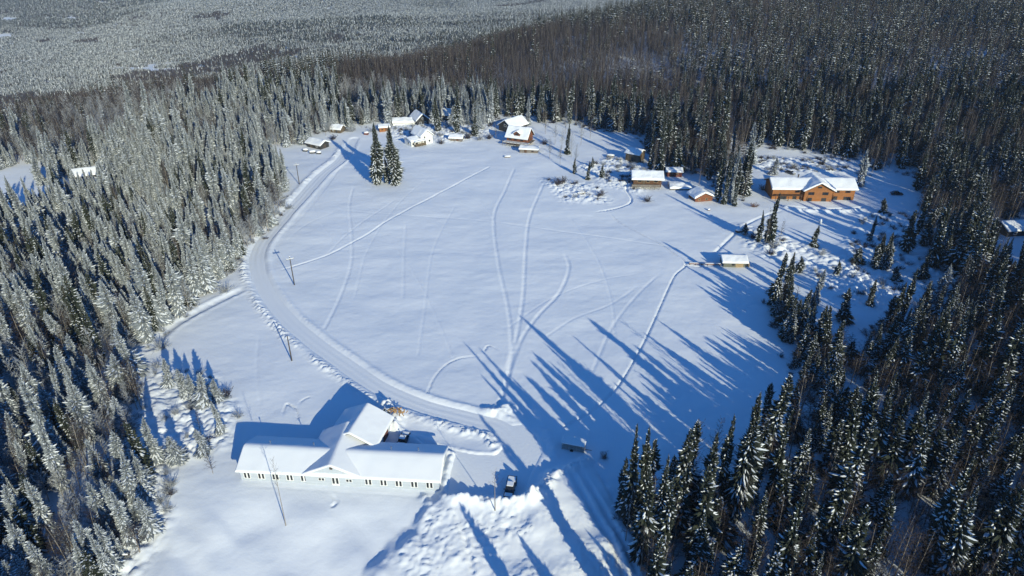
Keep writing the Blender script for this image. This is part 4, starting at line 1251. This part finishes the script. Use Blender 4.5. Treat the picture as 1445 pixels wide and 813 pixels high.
EXTRA = [
    ('bf', 655, 186, 11, 'frosted birch in the thicket right of the low grey shed, first from the shed'), ('bf', 668, 182, 12, 'frosted birch in the thicket right of the low grey shed, second from the shed'),
    ('bf', 681, 190, 11, 'frosted birch in the thicket right of the low grey shed, third from the shed'), ('bf', 694, 182, 12, 'frosted birch beside the dark barn, last of four from the grey shed'),
    ('b', 530, 176, 13, 'brown birch left of the orange cabin'), ('b', 511, 180, 13, 'brown birch at the top end of the ploughed road'), ('bf', 557, 172, 11, 'frosted birch between the orange cabin and buried greenhouse'),
    ('b', 626, 178, 13, 'brown birch between the dark gable house and hidden house'), ('b', 700, 196, 8, 'low brown birch touching the dormer house left side'),
    ('s', 682, 174, 15, 'spruce standing behind the frosted thicket left of the barn'), ('s', 661, 176, 17, 'spruce standing right of the hidden house'),
    ('bf', 776, 224, 10, 'frosted birch leaning over the slope just below the dormer house, left'), ('bf', 790, 232, 9, 'frosted birch over the slope below the dormer house, middle'), ('bf', 812, 234, 10, 'frosted birch above the three small field spruces'),
    ('bf', 798, 190, 12, 'frosted birch uphill right of the dormer house'), ('b', 833, 196, 12, 'brown birch at the upper clearing edge left of the log stack'), ('b', 770, 190, 12, 'brown birch behind the dormer house right corner'),
    ('sd', 917, 240, 21, 'tall dark spruce right behind the yard lamp mast'), ('sd', 930, 244, 23, 'tallest dark spruce of the row behind the deck cabin'), ('b', 922, 246, 16, 'slim birch in front of the dark spruce row behind the deck cabin'),
    ('sd', 1012, 284, 22, 'dark spruce in the clump left of the lodge clearing, leftmost front tree'), ('sd', 1022, 288, 20, 'dark spruce in the clump left of the lodge clearing, middle front tree'), ('s', 1030, 286, 23, 'snow flecked spruce in the clump left of the lodge clearing, right front tree'),
    ('b', 935, 250, 15, 'slim pale birch left of the small dark red hut'), ('b', 986, 262, 17, 'slim pale birch behind the buried shed'),
    ('sd', 1295, 330, 22, 'dark spruce at the right slope forest edge, higher of two in front'), ('sd', 1312, 378, 24, 'dark spruce at the right slope forest edge, lower of two in front'),
    ('s', 1150, 430, 12, 'short spruce at the left front of the trees below the right slope'), ('b', 1098, 350, 9, 'low birch right of the ragged spruce on the lodge slope'),
    ('sd', 1208, 374, 6, 'low dark spruce between the tiny spruce and touching pair, uphill'), ('sd', 1262, 397, 5, 'low dark spruce in the brush right of the touching pair'),
    ('sd', 1300, 396, 10, 'dark spruce stepping out of the right slope forest edge'), ('s', 1322, 428, 13, 'snowy spruce at the lower right corner of the open slope'),
    ('sd', 1226, 432, 9, 'dark spruce at the lower end of the brush strip, alone'), ('sd', 1188, 454, 11, 'dark spruce at the top of the trees under the right slope'),
    ('sd', 1128, 384, 6, 'short dark spruce right of the grey green hut, uphill'), ('sd', 1112, 400, 11, 'dark spruce at the head of the tree strip below the hut'),
    ('s', 1212, 262, 16, 'snowy spruce close to the lodge right end'), ('sd', 1245, 300, 6, 'low dark spruce on the lawn below the parked dark car'), ('sh', 1092, 246, 8, 'small snow laden spruce behind the lodge left end'),
    ('bf', 587, 168, 11, 'frosted birch just left of the dark gable house'), ('s', 607, 163, 17, 'snowy spruce rising behind the dark gable house'), ('b', 722, 170, 13, 'brown birch standing behind the dark barn'), ('s', 745, 176, 15, 'snowy spruce right of the dark barn'),
    ('bf', 460, 192, 10, 'frosted birch between the dark timber shed and tool shed'), ('sh', 428, 203, 10, 'snow laden spruce left of the dark timber shed'), ('bf', 488, 178, 11, 'frosted birch above the tool shed right end'),
    ('sh', 205, 690, 10, 'snowy spruce at the forest edge left of the open front slope'),
]
for kd, px, py, h, lab in EXTRA:
    pr_ = {'bf': BIR_FROST, 'b': BIR, 's': SPR_HEAVY, 'sd': SPR_DARK, 'sh': SPR_HEAVY}[kd]
    hand_tree(pr_[(px + py) % len(pr_)], px, py, h, .8 if kd[0] == 'b' else 1.0, lab)


# --- bushes
def bush_mesh(seed, thick=1.0):
    r = random.Random(seed); b = MB()
    for i in range(34):
        a = r.uniform(0, 6.28); e = r.uniform(.5, 1.25)
        d = Vector((math.cos(a) * math.cos(e), math.sin(a) * math.cos(e), math.sin(e)))
        L = r.uniform(.9, 1.7)
        p0 = Vector((r.gauss(0, .18), r.gauss(0, .18), -.2)); p1 = p0 + d * L
        b.tube([tuple(p0), tuple(p0.lerp(p1, .5) + Vector((0, 0, .08))), tuple(p1)], [.022 * thick, .015 * thick, .006 * thick], 3, 0, False)
        for k in range(6):
            q = p0.lerp(p1, r.uniform(.35, 1)); d2 = (d + Vector((r.gauss(0, .6), r.gauss(0, .6), r.gauss(.1, .4)))).normalized()
            b.tube([tuple(q), tuple(q + d2 * r.uniform(.25, .6))], [.010 * thick, .004 * thick], 3, 0, False)
    return b


BUSH = {}
for key, mt in (('twig', 'twig'), ('frosttwig', 'frosttwig'), ('redtwig', 'redtwig')):
    BUSH[key] = [bush_mesh(s, 1.5).mesh('bush_twigs', [M[mt]]) for s in (1, 2)]


def bush(px, py, s, key, label, group=None):
    x, y, z = ground_pt(px, py)
    o = bpy.data.objects.new('bush', BUSH[key][rnd.randint(0, 1)]); COL.objects.link(o)
    o.location = (x, y, z); o.rotation_euler = (0, 0, rnd.uniform(0, 6.28)); o.scale = (s * 1.15, s * 1.15, s)
    return tag(o, label, 'bush', group)


for px, py, s, key, lab in (
        (786, 262, 2.0, 'twig', 'dark bare bush at the left of the brush patch in the upper field'), (794, 260, 2.1, 'twig', 'dark bare bush at the right of the brush patch in the upper field'),
        (849, 277, 1.6, 'twig', 'lone grey bush in snow right of the capped timber pile'), (913, 284, 1.7, 'twig', 'round bare bush before the deck cabin'),
        (1090, 352, 2.0, 'frosttwig', 'snowy bush at the right of the ragged spruce clump'), (1061, 338, 1.8, 'twig', 'brown bush at the left foot of the ragged spruce clump'),
        (1064, 292, 1.4, 'redtwig', 'reddish bush beside the trodden path under the lodge left end'), (1078, 268, 1.9, 'redtwig', 'reddish bush against the lodge left wall'),
        (852, 646, 1.0, 'redtwig', 'thin willow sprigs right of the slatted trailer'),
        (690, 196, 2.0, 'twig', 'grey brush on the field edge left of the dormer house'), (660, 196, 2.2, 'twig', 'grey brush right of the low grey shed'), (677, 198, 2.0, 'frosttwig', 'pale frosted brush midway between grey shed and dormer house'),
        (622, 203, 1.8, 'twig', 'grey brush between the white house and low grey shed'), (768, 204, 1.9, 'twig', 'grey brush just right of the dormer house'),
        (1245, 402, 1.5, 'frosttwig', 'frosted scrub below the touching spruce pair'), (1205, 394, 1.6, 'frosttwig', 'frosted scrub right of the tiny dark spruce'), (1270, 412, 1.5, 'twig', 'brown scrub on the right slope, below the frosted scrub'),
        (1312, 412, 1.7, 'twig', 'brown scrub at the forest edge of the right slope'), (1160, 362, 1.5, 'frosttwig', 'frosted scrub below the short bushy spruce'),
        (893, 238, 2.0, 'frosttwig', 'frosted bush at the left foot of the brown hut'), (920, 236, 1.8, 'frosttwig', 'frosted bush below the brown hut right corner'),
        (526, 186, 1.8, 'frosttwig', 'frosted bush beside the dark crate'), (495, 186, 2.0, 'frosttwig', 'frosted bush at the top of the ploughed road'), (470, 197, 1.8, 'twig', 'bare roadside bush below the weathered shed'),
        (408, 294, 1.6, 'frosttwig', 'frosted bush at the tip of the left forest edge'), (318, 412, 2.0, 'frosttwig', 'frosted bush at the left forest edge opposite the packed trail'), (228, 492, 2.0, 'frosttwig', 'frosted bush where the packed trail meets the left forest'),
        (322, 560, 1.4, 'twig', 'bare bush at the right end of the scrub slope'), (336, 590, 1.2, 'frosttwig', 'frosted sprigs between the scrub and building shadow'), (240, 690, 1.6, 'frosttwig', 'frosted bush on the open slope left of the yard'),
        (1120, 236, 1.6, 'frosttwig', 'frosted brush behind the snow covered car'), (1160, 232, 1.6, 'twig', 'brown brush along the back of the lodge clearing')):
    bush(px, py, s, key, lab, 'bare bushes around the field')


# ------------------------------------------------------------------ the forest
def scatter(cell, dmin, dmax, margin):
    """jittered points inside the camera's view cone (plus a margin), between two distances"""
    xm = dmax * .95 + 120
    gx_ = np.arange(-xm, xm, cell); gy_ = np.arange(-110 if dmin == 0 else 0, dmax + 10, cell)
    X, Y = np.meshgrid(gx_, gy_); X = X.ravel(); Y = Y.ravel()
    X = X + (npr.rand(len(X)) - .5) * cell * 1.5; Y = Y + (npr.rand(len(Y)) - .5) * cell * 1.5
    D = np.hypot(X, Y)
    k = (D >= dmin) & (D < dmax) & (np.abs(X) < .86 * np.maximum(Y, 40) + margin + 30)
    X, Y = X[k], Y[k]
    Z = hb(X, Y)
    px, py, dep = project(X, Y, Z)
    k = (px > -80 - margin * F / np.maximum(dep, 60)) & (px < 1525 + margin * F / np.maximum(dep, 60)) | (Y < 80)
    X, Y, Z = X[k], Y[k], Z[k]
    ok = np.ones(len(X), bool)
    wsc = 2 + 12 * sstep(240, 290, Y)
    ww = wsc * fbm(X / 15, Y / 15, 2, 700); wv = wsc * fbm(X / 15, Y / 15, 2, 705)
    for P in CLEAR:
        ok &= ~in_poly(X + ww, Y + wv, P)
    # nothing where the camera flies, nothing in the front clearing below the frame
    ok &= ~((np.abs(X + 25) < 45) & (Y < 82) & (Y > 60)) & ~((X > -75) & (X < 6) & (Y > 35) & (Y < 62))
    for hx, hy, hr_ in HOUSE_KEEP:
        ok &= (X - hx) ** 2 + (Y - hy) ** 2 > hr_ * hr_
    return X[ok], Y[ok], Z[ok]


BROWN = [poly(p) for p in ([(-200, 240), (0, 228), (62, 230), (110, 245), (158, 205), (170, 178), (300, 158), (380, 140), (380, 112), (250, 128), (140, 138), (-200, 150)],
                          [(150, 118), (300, 108), (480, 68), (480, 52), (330, 80), (180, 105)],
                          [(480, 172), (560, 150), (700, 150), (840, 165), (960, 175), (960, 60), (820, 55), (640, 70), (480, 110)],
                          [(930, 790), (1010, 700), (1120, 690), (1250, 640), (1330, 720), (1300, 850), (930, 850)],
                          [(1120, 560), (1160, 560), (1180, 640), (1120, 640)],
                          [(190, 540), (205, 640), (140, 813), (60, 813), (100, 680), (150, 600)],
                          )]
PALE = [poly(p) for p in ([(-300, 150), (0, 128), (130, 112), (300, 92), (400, 68), (480, 48), (560, 20), (620, -10), (620, -40), (-300, -40)],)]


def classify(X, Y):
    """birch share, snowiness"""
    n1 = fbm(X / 55, Y / 55, 3, 200); n2 = fbm(X / 18, Y / 18, 2, 210)
    birch = .54 + .70 * n1 + .25 * n2
    for P, q in zip(BROWN, (.84, .74, .90, .50, .55, .55)):
        birch = np.where(in_poly(X, Y, P), birch * .35 + q, birch)
    brown = np.zeros(X.shape, bool)
    for P in BROWN[:3]:
        brown |= in_poly(X, Y, P)
    pale = np.zeros(X.shape, bool)
    for P in PALE:
        pale |= in_poly(X, Y, P)
    birch = np.where(pale & ~brown, birch * .3, birch)
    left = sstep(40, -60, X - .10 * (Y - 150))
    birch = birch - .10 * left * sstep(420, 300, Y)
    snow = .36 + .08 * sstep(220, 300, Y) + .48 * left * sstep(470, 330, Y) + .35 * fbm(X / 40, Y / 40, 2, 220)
    snow = np.where(pale, .9, np.where(brown, snow * .4, snow))
    return birch, snow, pale


FRONT_GROUP = poly([(1070, 405), (1180, 440), (1260, 510), (1230, 620), (1110, 600)])
inst = {'spruce': [], 'birch': []}   # rows: x y z rz sxy sz proto


def populate(cell, d0, d1, margin, lite, brown_only=False):
    X, Y, Z = scatter(cell, d0, d1, margin)
    birch, snow, pale = classify(X, Y)
    dens = npr.rand(len(X)) < (.90 + .45 * fbm(X / 12, Y / 12, 2, 230))
    if brown_only:
        bm_ = np.zeros(X.shape, bool)
        for P in BROWN[:3]:
            bm_ |= in_poly(X, Y, P)
        dens = bm_ & (fbm(X / 40, Y / 40, 3, 250) > -.22); birch = birch * 0 + .90
    X, Y, Z, birch, snow, pale = [a_[dens] for a_ in (X, Y, Z, birch, snow, pale)]
    u = npr.rand(len(X)); v = npr.rand(len(X)); g = npr.randn(len(X)); g2 = npr.randn(len(X))
    isb = u < birch
    sn = v < snow
    rz_ = npr.rand(len(X)) * 6.283
    lf = sstep(30, -50, X) * sstep(460, 360, Y)
    hs = (.84 - .14 * lf) * np.where((X > 10) & (Y < 230), .90, 1.0) * np.where(Y > 230, .95, 1.0)
    hs = np.where(in_poly(X, Y, FRONT_GROUP), hs * .72, hs)
    hs = hs * (1 + .35 * fbm(X / 26, Y / 26, 2, 240))
    ws = 1.22 - .02 * lf
    for i in range(len(X)):
        if isb[i]:
            fro = v[i] < .5 and (pale[i] or lf[i] > .3)
            lst = (BIR_LITE_F if fro else BIR_LITE) if lite else (BIR_FROST if fro else BIR)
            sz = max(.5, .92 + .2 * g[i]) * (.7 if pale[i] else 1) * hs[i]; sx = max(.6, 1.0 + .15 * g2[i])
            inst['birch'].append((X[i], Y[i], Z[i], rz_[i], sx, sz, lst[int(v[i] * 997) % len(lst)]))
        else:
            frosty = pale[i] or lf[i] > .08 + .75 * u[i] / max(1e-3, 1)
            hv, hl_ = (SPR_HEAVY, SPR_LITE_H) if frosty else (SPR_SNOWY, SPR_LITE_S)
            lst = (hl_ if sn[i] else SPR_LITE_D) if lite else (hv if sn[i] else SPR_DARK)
            sz = min(1.6, max(.36, .97 + .30 * g[i])) * (.62 if pale[i] else 1) * hs[i]; sx = max(.5, (.55 + .45 * sz + .15 * g2[i]) * ws[i])
            inst['spruce'].append((X[i], Y[i], Z[i], rz_[i], sx, sz, lst[int(v[i] * 997) % len(lst)]))


populate(2.85, 0, 430, 70, False)
populate(3.35, 430, 1000, 60, True)
populate(4.3, 330, 1000, 40, True, True)


def stuff_points(name, rows, protos, label):
    """one object: points that carry the trees of the mass"""
    me = bpy.data.meshes.new(name)
    me.vertices.add(len(rows))
    A = np.array([[r[0], r[1], r[2] - .15] for r in rows], np.float32)
    me.vertices.foreach_set('co', A.ravel())
    for nm, ty in (('tree_rot', 'FLOAT_VECTOR'), ('tree_scale', 'FLOAT_VECTOR'), ('tree_kind', 'INT')):
        me.attributes.new(nm, ty, 'POINT')
    at_r = me.attributes['tree_rot']; at_s = me.attributes['tree_scale']; at_i = me.attributes['tree_kind']
    rr = np.array([[0, 0, r[3]] for r in rows], np.float32); rr[:, :2] = npr.randn(len(rows), 2) * .03
    at_r.data.foreach_set('vector', rr.ravel())
    at_s.data.foreach_set('vector', np.array([[r[4], r[4], r[5]] for r in rows], np.float32).ravel())
    idx = {id(p): k for k, p in enumerate(protos)}
    at_i.data.foreach_set('value', np.array([idx[id(r[6])] for r in rows], np.int32))
    o = bpy.data.objects.new(name, me); COL.objects.link(o)
    ng = bpy.data.node_groups.new(name + '_nodes', 'GeometryNodeTree')
    ng.interface.new_socket('Geometry', in_out='INPUT', socket_type='NodeSocketGeometry')
    ng.interface.new_socket('Geometry', in_out='OUTPUT', socket_type='NodeSocketGeometry')
    gi = ng.nodes.new('NodeGroupInput'); go = ng.nodes.new('NodeGroupOutput')
    jn = ng.nodes.new('GeometryNodeJoinGeometry')
    for p in protos[::-1]:
        oi = ng.nodes.new('GeometryNodeObjectInfo'); oi.inputs['Object'].default_value = p.obj; oi.inputs['As Instance'].default_value = False
        g2 = ng.nodes.new('GeometryNodeGeometryToInstance')
        ng.links.new(oi.outputs['Geometry'], g2.inputs[0]); ng.links.new(g2.outputs[0], jn.inputs[0])
    ip = ng.nodes.new('GeometryNodeInstanceOnPoints'); ip.inputs['Pick Instance'].default_value = True
    ng.links.new(gi.outputs[0], ip.inputs['Points']); ng.links.new(jn.outputs[0], ip.inputs['Instance'])
    for nm, ty, sock in (('tree_kind', 'INT', 'Instance Index'), ('tree_rot', 'FLOAT_VECTOR', 'Rotation'), ('tree_scale', 'FLOAT_VECTOR', 'Scale')):
        na = ng.nodes.new('GeometryNodeInputNamedAttribute'); na.data_type = ty; na.inputs['Name'].default_value = nm
        ng.links.new(na.outputs['Attribute'], ip.inputs[sock])
    ng.links.new(ip.outputs[0], go.inputs[0])
    md = o.modifiers.new('trees', 'NODES'); md.node_group = ng
    return tag(o, label, None, None, 'stuff')


def apparent(rows, base):
    X = np.array([r[0] for r in rows]); Y = np.array([r[1] for r in rows]); Z = np.array([r[2] for r in rows]); Hh = np.array([r[5] * base for r in rows])
    px, py, dep = project(X, Y, Z + Hh * .45)
    tx, ty, _ = project(X, Y, Z + Hh)
    bx, by, _ = project(X, Y, Z)
    ok = (dep > 40) & (tx > 8) & (tx < 1437) & (ty > 4) & (ty < 770)
    s = np.where(ok, np.hypot(tx - bx, ty - by), -1)
    return s, px, py


def where_is(x, y):
    if x < -30 and y < 330: return 'L'
    if x > 20 and y < 215: return 'R'
    return 'B'


LAB = {
    ('spruce', 'L', 1): ('tall snow laden spruce packed in the frosted forest left of the field', 'snow laden spruces in the left forest'),
    ('spruce', 'L', 0): ('darker spruce with thin snow packed in the frosted forest left of the field', 'darker spruces in the left forest'),
    ('spruce', 'R', 1): ('snow crusted spruce standing in the shaded forest right of the field', 'snow crusted spruces in the right forest'),
    ('spruce', 'R', 0): ('dark spruce with patchy snow standing in the shaded forest right of the field', 'dark spruces in the right forest'),
    ('spruce', 'B', 1): ('snowy spruce in the forest behind the cabins and lodge', 'snowy spruces behind the cabins'),
    ('spruce', 'B', 0): ('dark spruce in the forest behind the cabins and lodge', 'dark spruces behind the cabins'),
    ('birch', 'L', 1): ('frosted grey birch among spruces of the forest left of the field', 'frosted birches in the left forest'),
    ('birch', 'L', 0): ('bare brown birch among spruces of the forest left of the field', 'brown birches in the left forest'),
    ('birch', 'R', 1): ('frosted birch in the shaded forest right of the field', 'frosted birches in the right forest'),
    ('birch', 'R', 0): ('bare birch with pale trunk in the shaded forest right of the field', 'bare birches in the right forest'),
    ('birch', 'B', 1): ('frosted birch in the forest behind the cabins', 'frosted birches behind the cabins'),
    ('birch', 'B', 0): ('bare brown birch with pale trunk in the forest behind the cabins', 'bare birches behind the cabins'),
}
hand_n = {'spruce': 68, 'birch': 36}
snowy = set(map(id, SPR_HEAVY + SPR_SNOWY + SPR_LITE_S + BIR_FROST + SPR_LITE_H + BIR_LITE_F))
for kind, base in (('spruce', 20.0), ('birch', 16.0)):
    rows = inst[kind]
    s, px, py = apparent(rows, base)
    order = np.argsort(-s)
    take = set(int(i) for i in order[:300 - hand_n[kind]])
    for i in sorted(take):
        r = rows[i]
        lab, grp = LAB[(kind, where_is(r[0], r[1]), 1 if id(r[6]) in snowy else 0)]
        single_tree(r[6], (r[0], r[1], r[2] - .2), r[3], r[4], r[5], lab, grp)
    rest = [r for i, r in enumerate(rows) if i not in take]
    protos = (SPR_HEAVY + SPR_DARK + SPR_SNOWY + SPR_LITE_H + SPR_LITE_D + SPR_LITE_S) if kind == 'spruce' else (BIR + BIR_FROST + BIR_LITE + BIR_LITE_F)
    stuff_points(kind + '_forest', rest, protos, {'spruce': 'mass of smaller and farther spruces around the field', 'birch': 'mass of smaller and farther bare birches around the field'}[kind])


# --- brush at the forest edges and on the rough slopes
gx_ = np.arange(-180, 240, 1.6); gy_ = np.arange(76, 400, 1.6)
X, Y = np.meshgrid(gx_, gy_); X = X.ravel(); Y = Y.ravel()
X = X + (npr.rand(len(X)) - .5) * 1.6; Y = Y + (npr.rand(len(Y)) - .5) * 1.6
sd0 = poly_sd(X, Y, CLEAR[0], 12.0)
p_edge = np.where((sd0 < 1.5) & (sd0 > -9), .34, 0.0) * (.5 + fbm(X / 10, Y / 10, 2, 601))
p_edge = np.maximum(p_edge, (poly_sd(X, Y, SCRUB) > -1) * np.clip(.14 + .5 * fbm(X / 6, Y / 6, 2, 600), 0, .5))
for P in ROUGH:
    p_edge = np.maximum(p_edge, (poly_sd(X, Y, P) > 0) * np.clip(.15 + .5 * fbm(X / 6, Y / 6, 2, 602), 0, .5))
p_edge = np.where(Y < 84, 0, p_edge)
for hx, hy, hr_ in HOUSE_KEEP:
    p_edge = np.where((X - hx) ** 2 + (Y - hy) ** 2 < hr_ * hr_ * .8, 0, p_edge)
px, py, dep = project(X, Y, Y * 0)
p_edge = np.where((px > 500) & (px < 870) & (py > 600), 0, p_edge)
k = npr.rand(len(X)) < p_edge
X, Y = X[k], Y[k]; Z = height(X, Y)


class BP: pass


bps = []
for key in ('frosttwig', 'twig', 'redtwig'):
    for me_ in BUSH[key]:
        q = BP(); q.obj = bpy.data.objects.new('brush_source', me_); bps.append(q)
rows = []
for i in range(len(X)):
    fro = npr.rand() < (.8 if X[i] < -20 else .45)
    rows.append((X[i], Y[i], Z[i] + .1, npr.rand() * 6.283, npr.uniform(.7, 1.5), npr.uniform(.5, 1.35), bps[(0 if fro else 2) + int(npr.rand() * 2)]))
stuff_points('undergrowth', rows, bps, 'frosted brush along the forest edges and rough slopes')
print('BRUSH', len(rows))

# --- far forest: patches of small trees over the valley
def patch_mesh(seed, nb, nd, nh, size, hs=1.0):
    r = random.Random(seed)
    b = MB()
    mats = [M['needle2'], M['treesnow'], M['needle'], M['twig'], M['birchbark']]
    for i in range(nb + nd + nh):
        x, y = r.uniform(-size / 2, size / 2), r.uniform(-size / 2, size / 2)
        if i < nb:
            h = r.uniform(8, 13) * hs
            for k in range(7):
                a = r.uniform(0, 6.28); ww = r.uniform(.25, .6); z0 = h * r.uniform(.3, .6); ox, oy = r.gauss(0, .7), r.gauss(0, .7)
                b.add([(x + ox * .4 - ww * math.cos(a), y + oy * .4 - ww * math.sin(a), z0), (x + ox * .4 + ww * math.cos(a), y + oy * .4 + ww * math.sin(a), z0), (x + ox, y + oy, h * r.uniform(.8, 1.05))], [(0, 1, 2)], 3)
            b.tube([(x, y, -2), (x, y, h * .8)], [.12, .04], 3, 4, False)
        else:
            heavy = i >= nb + nd
            h = r.uniform(8, 17) * hs; rr = h * r.uniform(.075, .11)
            lv = 5
            for q in range(lv):
                t = q / lv
                z0 = h * (.05 + .9 * t); z1 = h * (.05 + .9 * t + .34); R0 = rr * (1 - t) ** .8 + .15
                sd = 6; a0 = r.uniform(0, 6.28)
                for k in range(sd):
                    a = a0 + 6.283 * k / sd; a2 = a + 6.283 / sd * r.uniform(.75, 1.05)
                    rj = R0 * r.uniform(.7, 1.15)
                    mi = 1 if r.random() < (.24 if heavy else .13) else (0 if heavy else 2)
                    b.add([(x + rj * math.cos(a), y + rj * math.sin(a), z0 + r.uniform(-.3, .3)), (x + rj * math.cos(a2), y + rj * math.sin(a2), z0 + r.uniform(-.3, .3)), (x, y, min(h, z1))], [(0, 1, 2)], mi)
    me = b.mesh('forest_patch', mats)
    return me


class PP: pass


def patch(seed, nb, nd, nh, size=26, hs=1.0):
    p = PP(); p.obj = bpy.data.objects.new('forest_patch_source', patch_mesh(seed, nb, nd, nh, size, hs)); return p


P_BROWN = [patch(s, 95, 5, 4) for s in (1, 2)]
P_DARK = [patch(s, 50, 44, 10) for s in (3, 4)]
P_MIX = [patch(s, 60, 50, 45, 26, .8) for s in (5, 6)]
P_PALE = [patch(s, 60, 40, 90, 26, .72) for s in (7, 8)]
rows = []
gx_ = np.arange(-4600, 4600, 24.0); gy_ = np.arange(700, 5600, 24.0)
X, Y = np.meshgrid(gx_, gy_); X = X.ravel(); Y = Y.ravel()
X = X + (npr.rand(len(X)) - .5) * 20; Y = Y + (npr.rand(len(Y)) - .5) * 20
Z = hb(X, Y)
D = np.hypot(X, Y)
px, py, dep = project(X, Y, Z + 8)
k = (D > 985) & (px > -60) & (px < 1505) & (py > -60) & (dep > 100)
for P in CLEAR:
    k &= ~in_poly(X, Y, P)
X, Y, Z = X[k], Y[k], Z[k]
n1 = fbm(X / 420, Y / 420, 3, 300) + .35 * fbm(X / 90, Y / 90, 2, 301)
pale = 2.3 * fbm(X / 520 + Y / 900, Y / 210, 3, 310) + sstep(0, 1200, -.55 * X + .83 * Y - 700) * .35
gapn = fbm(X / 260 + Y / 700, Y / 60, 2, 330) + .25 * fbm(X / 60, Y / 30, 2, 331)
br = np.zeros(len(X))
for P in BROWN: br = np.maximum(br, in_poly(X, Y, P) * .8)
pl = np.zeros(len(X))
for P in PALE: pl = np.maximum(pl, in_poly(X, Y, P) * .22)
pl = pl - sstep(2400, 3200, np.hypot(X, Y)) * 1.0
for i in range(len(X)):
    if br[i] + n1[i] > .42: lst = P_BROWN
    elif pale[i] + pl[i] > .42: lst = P_PALE
    elif pale[i] + pl[i] > .05: lst = P_MIX
    else: lst = P_DARK
    if gapn[i] > .44: continue
    rows.append((X[i], Y[i], Z[i], npr.rand() * 6.283, 1.05, npr.uniform(.8, 1.15), lst[i % 2]))
stuff_points('distant_forest', rows, P_BROWN + P_DARK + P_MIX + P_PALE, 'distant wooded valley and hills reading as one frosted mass')
print('COUNTS', len(inst['spruce']), len(inst['birch']), len(rows))

# ------------------------------------------------------------------ air
HAZE = 8.5e-5
if HAZE > 0:
    b = MB(); b.box((0, 2000, 0), (11600, 10600, 2)); 
    hz = b.build('haze', [])
    zmin = -420.0; zmax = 150.0
    for v in hz.data.vertices:
        v.co.z = zmax if v.co.z > 0 else zmin
    m = bpy.data.materials.new('pale_haze'); m.use_nodes = True; nt = m.node_tree
    nt.nodes.remove(nt.nodes['Principled BSDF'])
    pv = nt.nodes.new('ShaderNodeVolumePrincipled'); pv.inputs['Color'].default_value = (.76, .87, 1, 1); pv.inputs['Density'].default_value = HAZE; pv.inputs['Anisotropy'].default_value = .2
    nt.links.new(pv.outputs[0], nt.nodes['Material Output'].inputs['Volume'])
    hz.data.materials.append(m)
    tag(hz, 'thin pale winter haze', None, None, 'stuff')

# ------------------------------------------------------------------ light, world, camera
w = bpy.data.worlds.new('World'); sc.world = w; w.use_nodes = True
nt = w.node_tree; bg = nt.nodes['Background']
sky = nt.nodes.new('ShaderNodeTexSky'); sky.sky_type = 'NISHITA'; sky.sun_disc = False
sky.sun_elevation = SUN_EL; sky.sun_rotation = SUN_AZ; sky.altitude = 200; sky.air_density = 1.0; sky.dust_density = .1; sky.ozone_density = 8.0
tint = nt.nodes.new('ShaderNodeMix'); tint.data_type = 'RGBA'; tint.blend_type = 'MULTIPLY'; tint.inputs['Factor'].default_value = 1.0
tint.inputs['B'].default_value = (.68, 1.13, 1.32, 1)
nt.links.new(sky.outputs[0], tint.inputs['A']); nt.links.new(tint.outputs['Result'], bg.inputs['Color']); bg.inputs['Strength'].default_value = .115

sd_ = Vector((math.sin(SUN_AZ) * math.cos(SUN_EL), math.cos(SUN_AZ) * math.cos(SUN_EL), math.sin(SUN_EL)))
sl = bpy.data.lights.new('sun', 'SUN'); sl.energy = 4.6; sl.angle = R(.5); sl.color = (1, .96, .70)
so = bpy.data.objects.new('sun', sl); COL.objects.link(so)
so.rotation_euler = sd_.to_track_quat('Z', 'Y').to_euler(); so.location = (60, -80, 140)

cam = bpy.data.cameras.new('camera'); cam.sensor_width = 36; cam.lens = 24.0; cam.clip_end = 20000; cam.clip_start = 1
co = bpy.data.objects.new('camera', cam); COL.objects.link(co)
co.location = (0, 0, CAMH); co.rotation_euler = (math.pi / 2 - PITCH, 0, 0)
sc.camera = co

vs_ = sc.view_settings; vs_.view_transform = 'Standard'; vs_.look = 'None'; vs_.gamma = 1; vs_.exposure = .17; vs_.use_curve_mapping = False
sc.render.engine = 'CYCLES'
cy = sc.cycles
cy.max_bounces = 4; cy.diffuse_bounces = 3; cy.glossy_bounces = 1; cy.transmission_bounces = 0; cy.volume_bounces = 0; cy.transparent_max_bounces = 2
cy.use_denoising = True; cy.denoiser = 'OPENIMAGEDENOISE'; cy.denoising_input_passes = 'RGB_ALBEDO_NORMAL'
cy.use_adaptive_sampling = True; cy.adaptive_threshold = .02; cy.use_fast_gi = False
sc.render.use_persistent_data = False
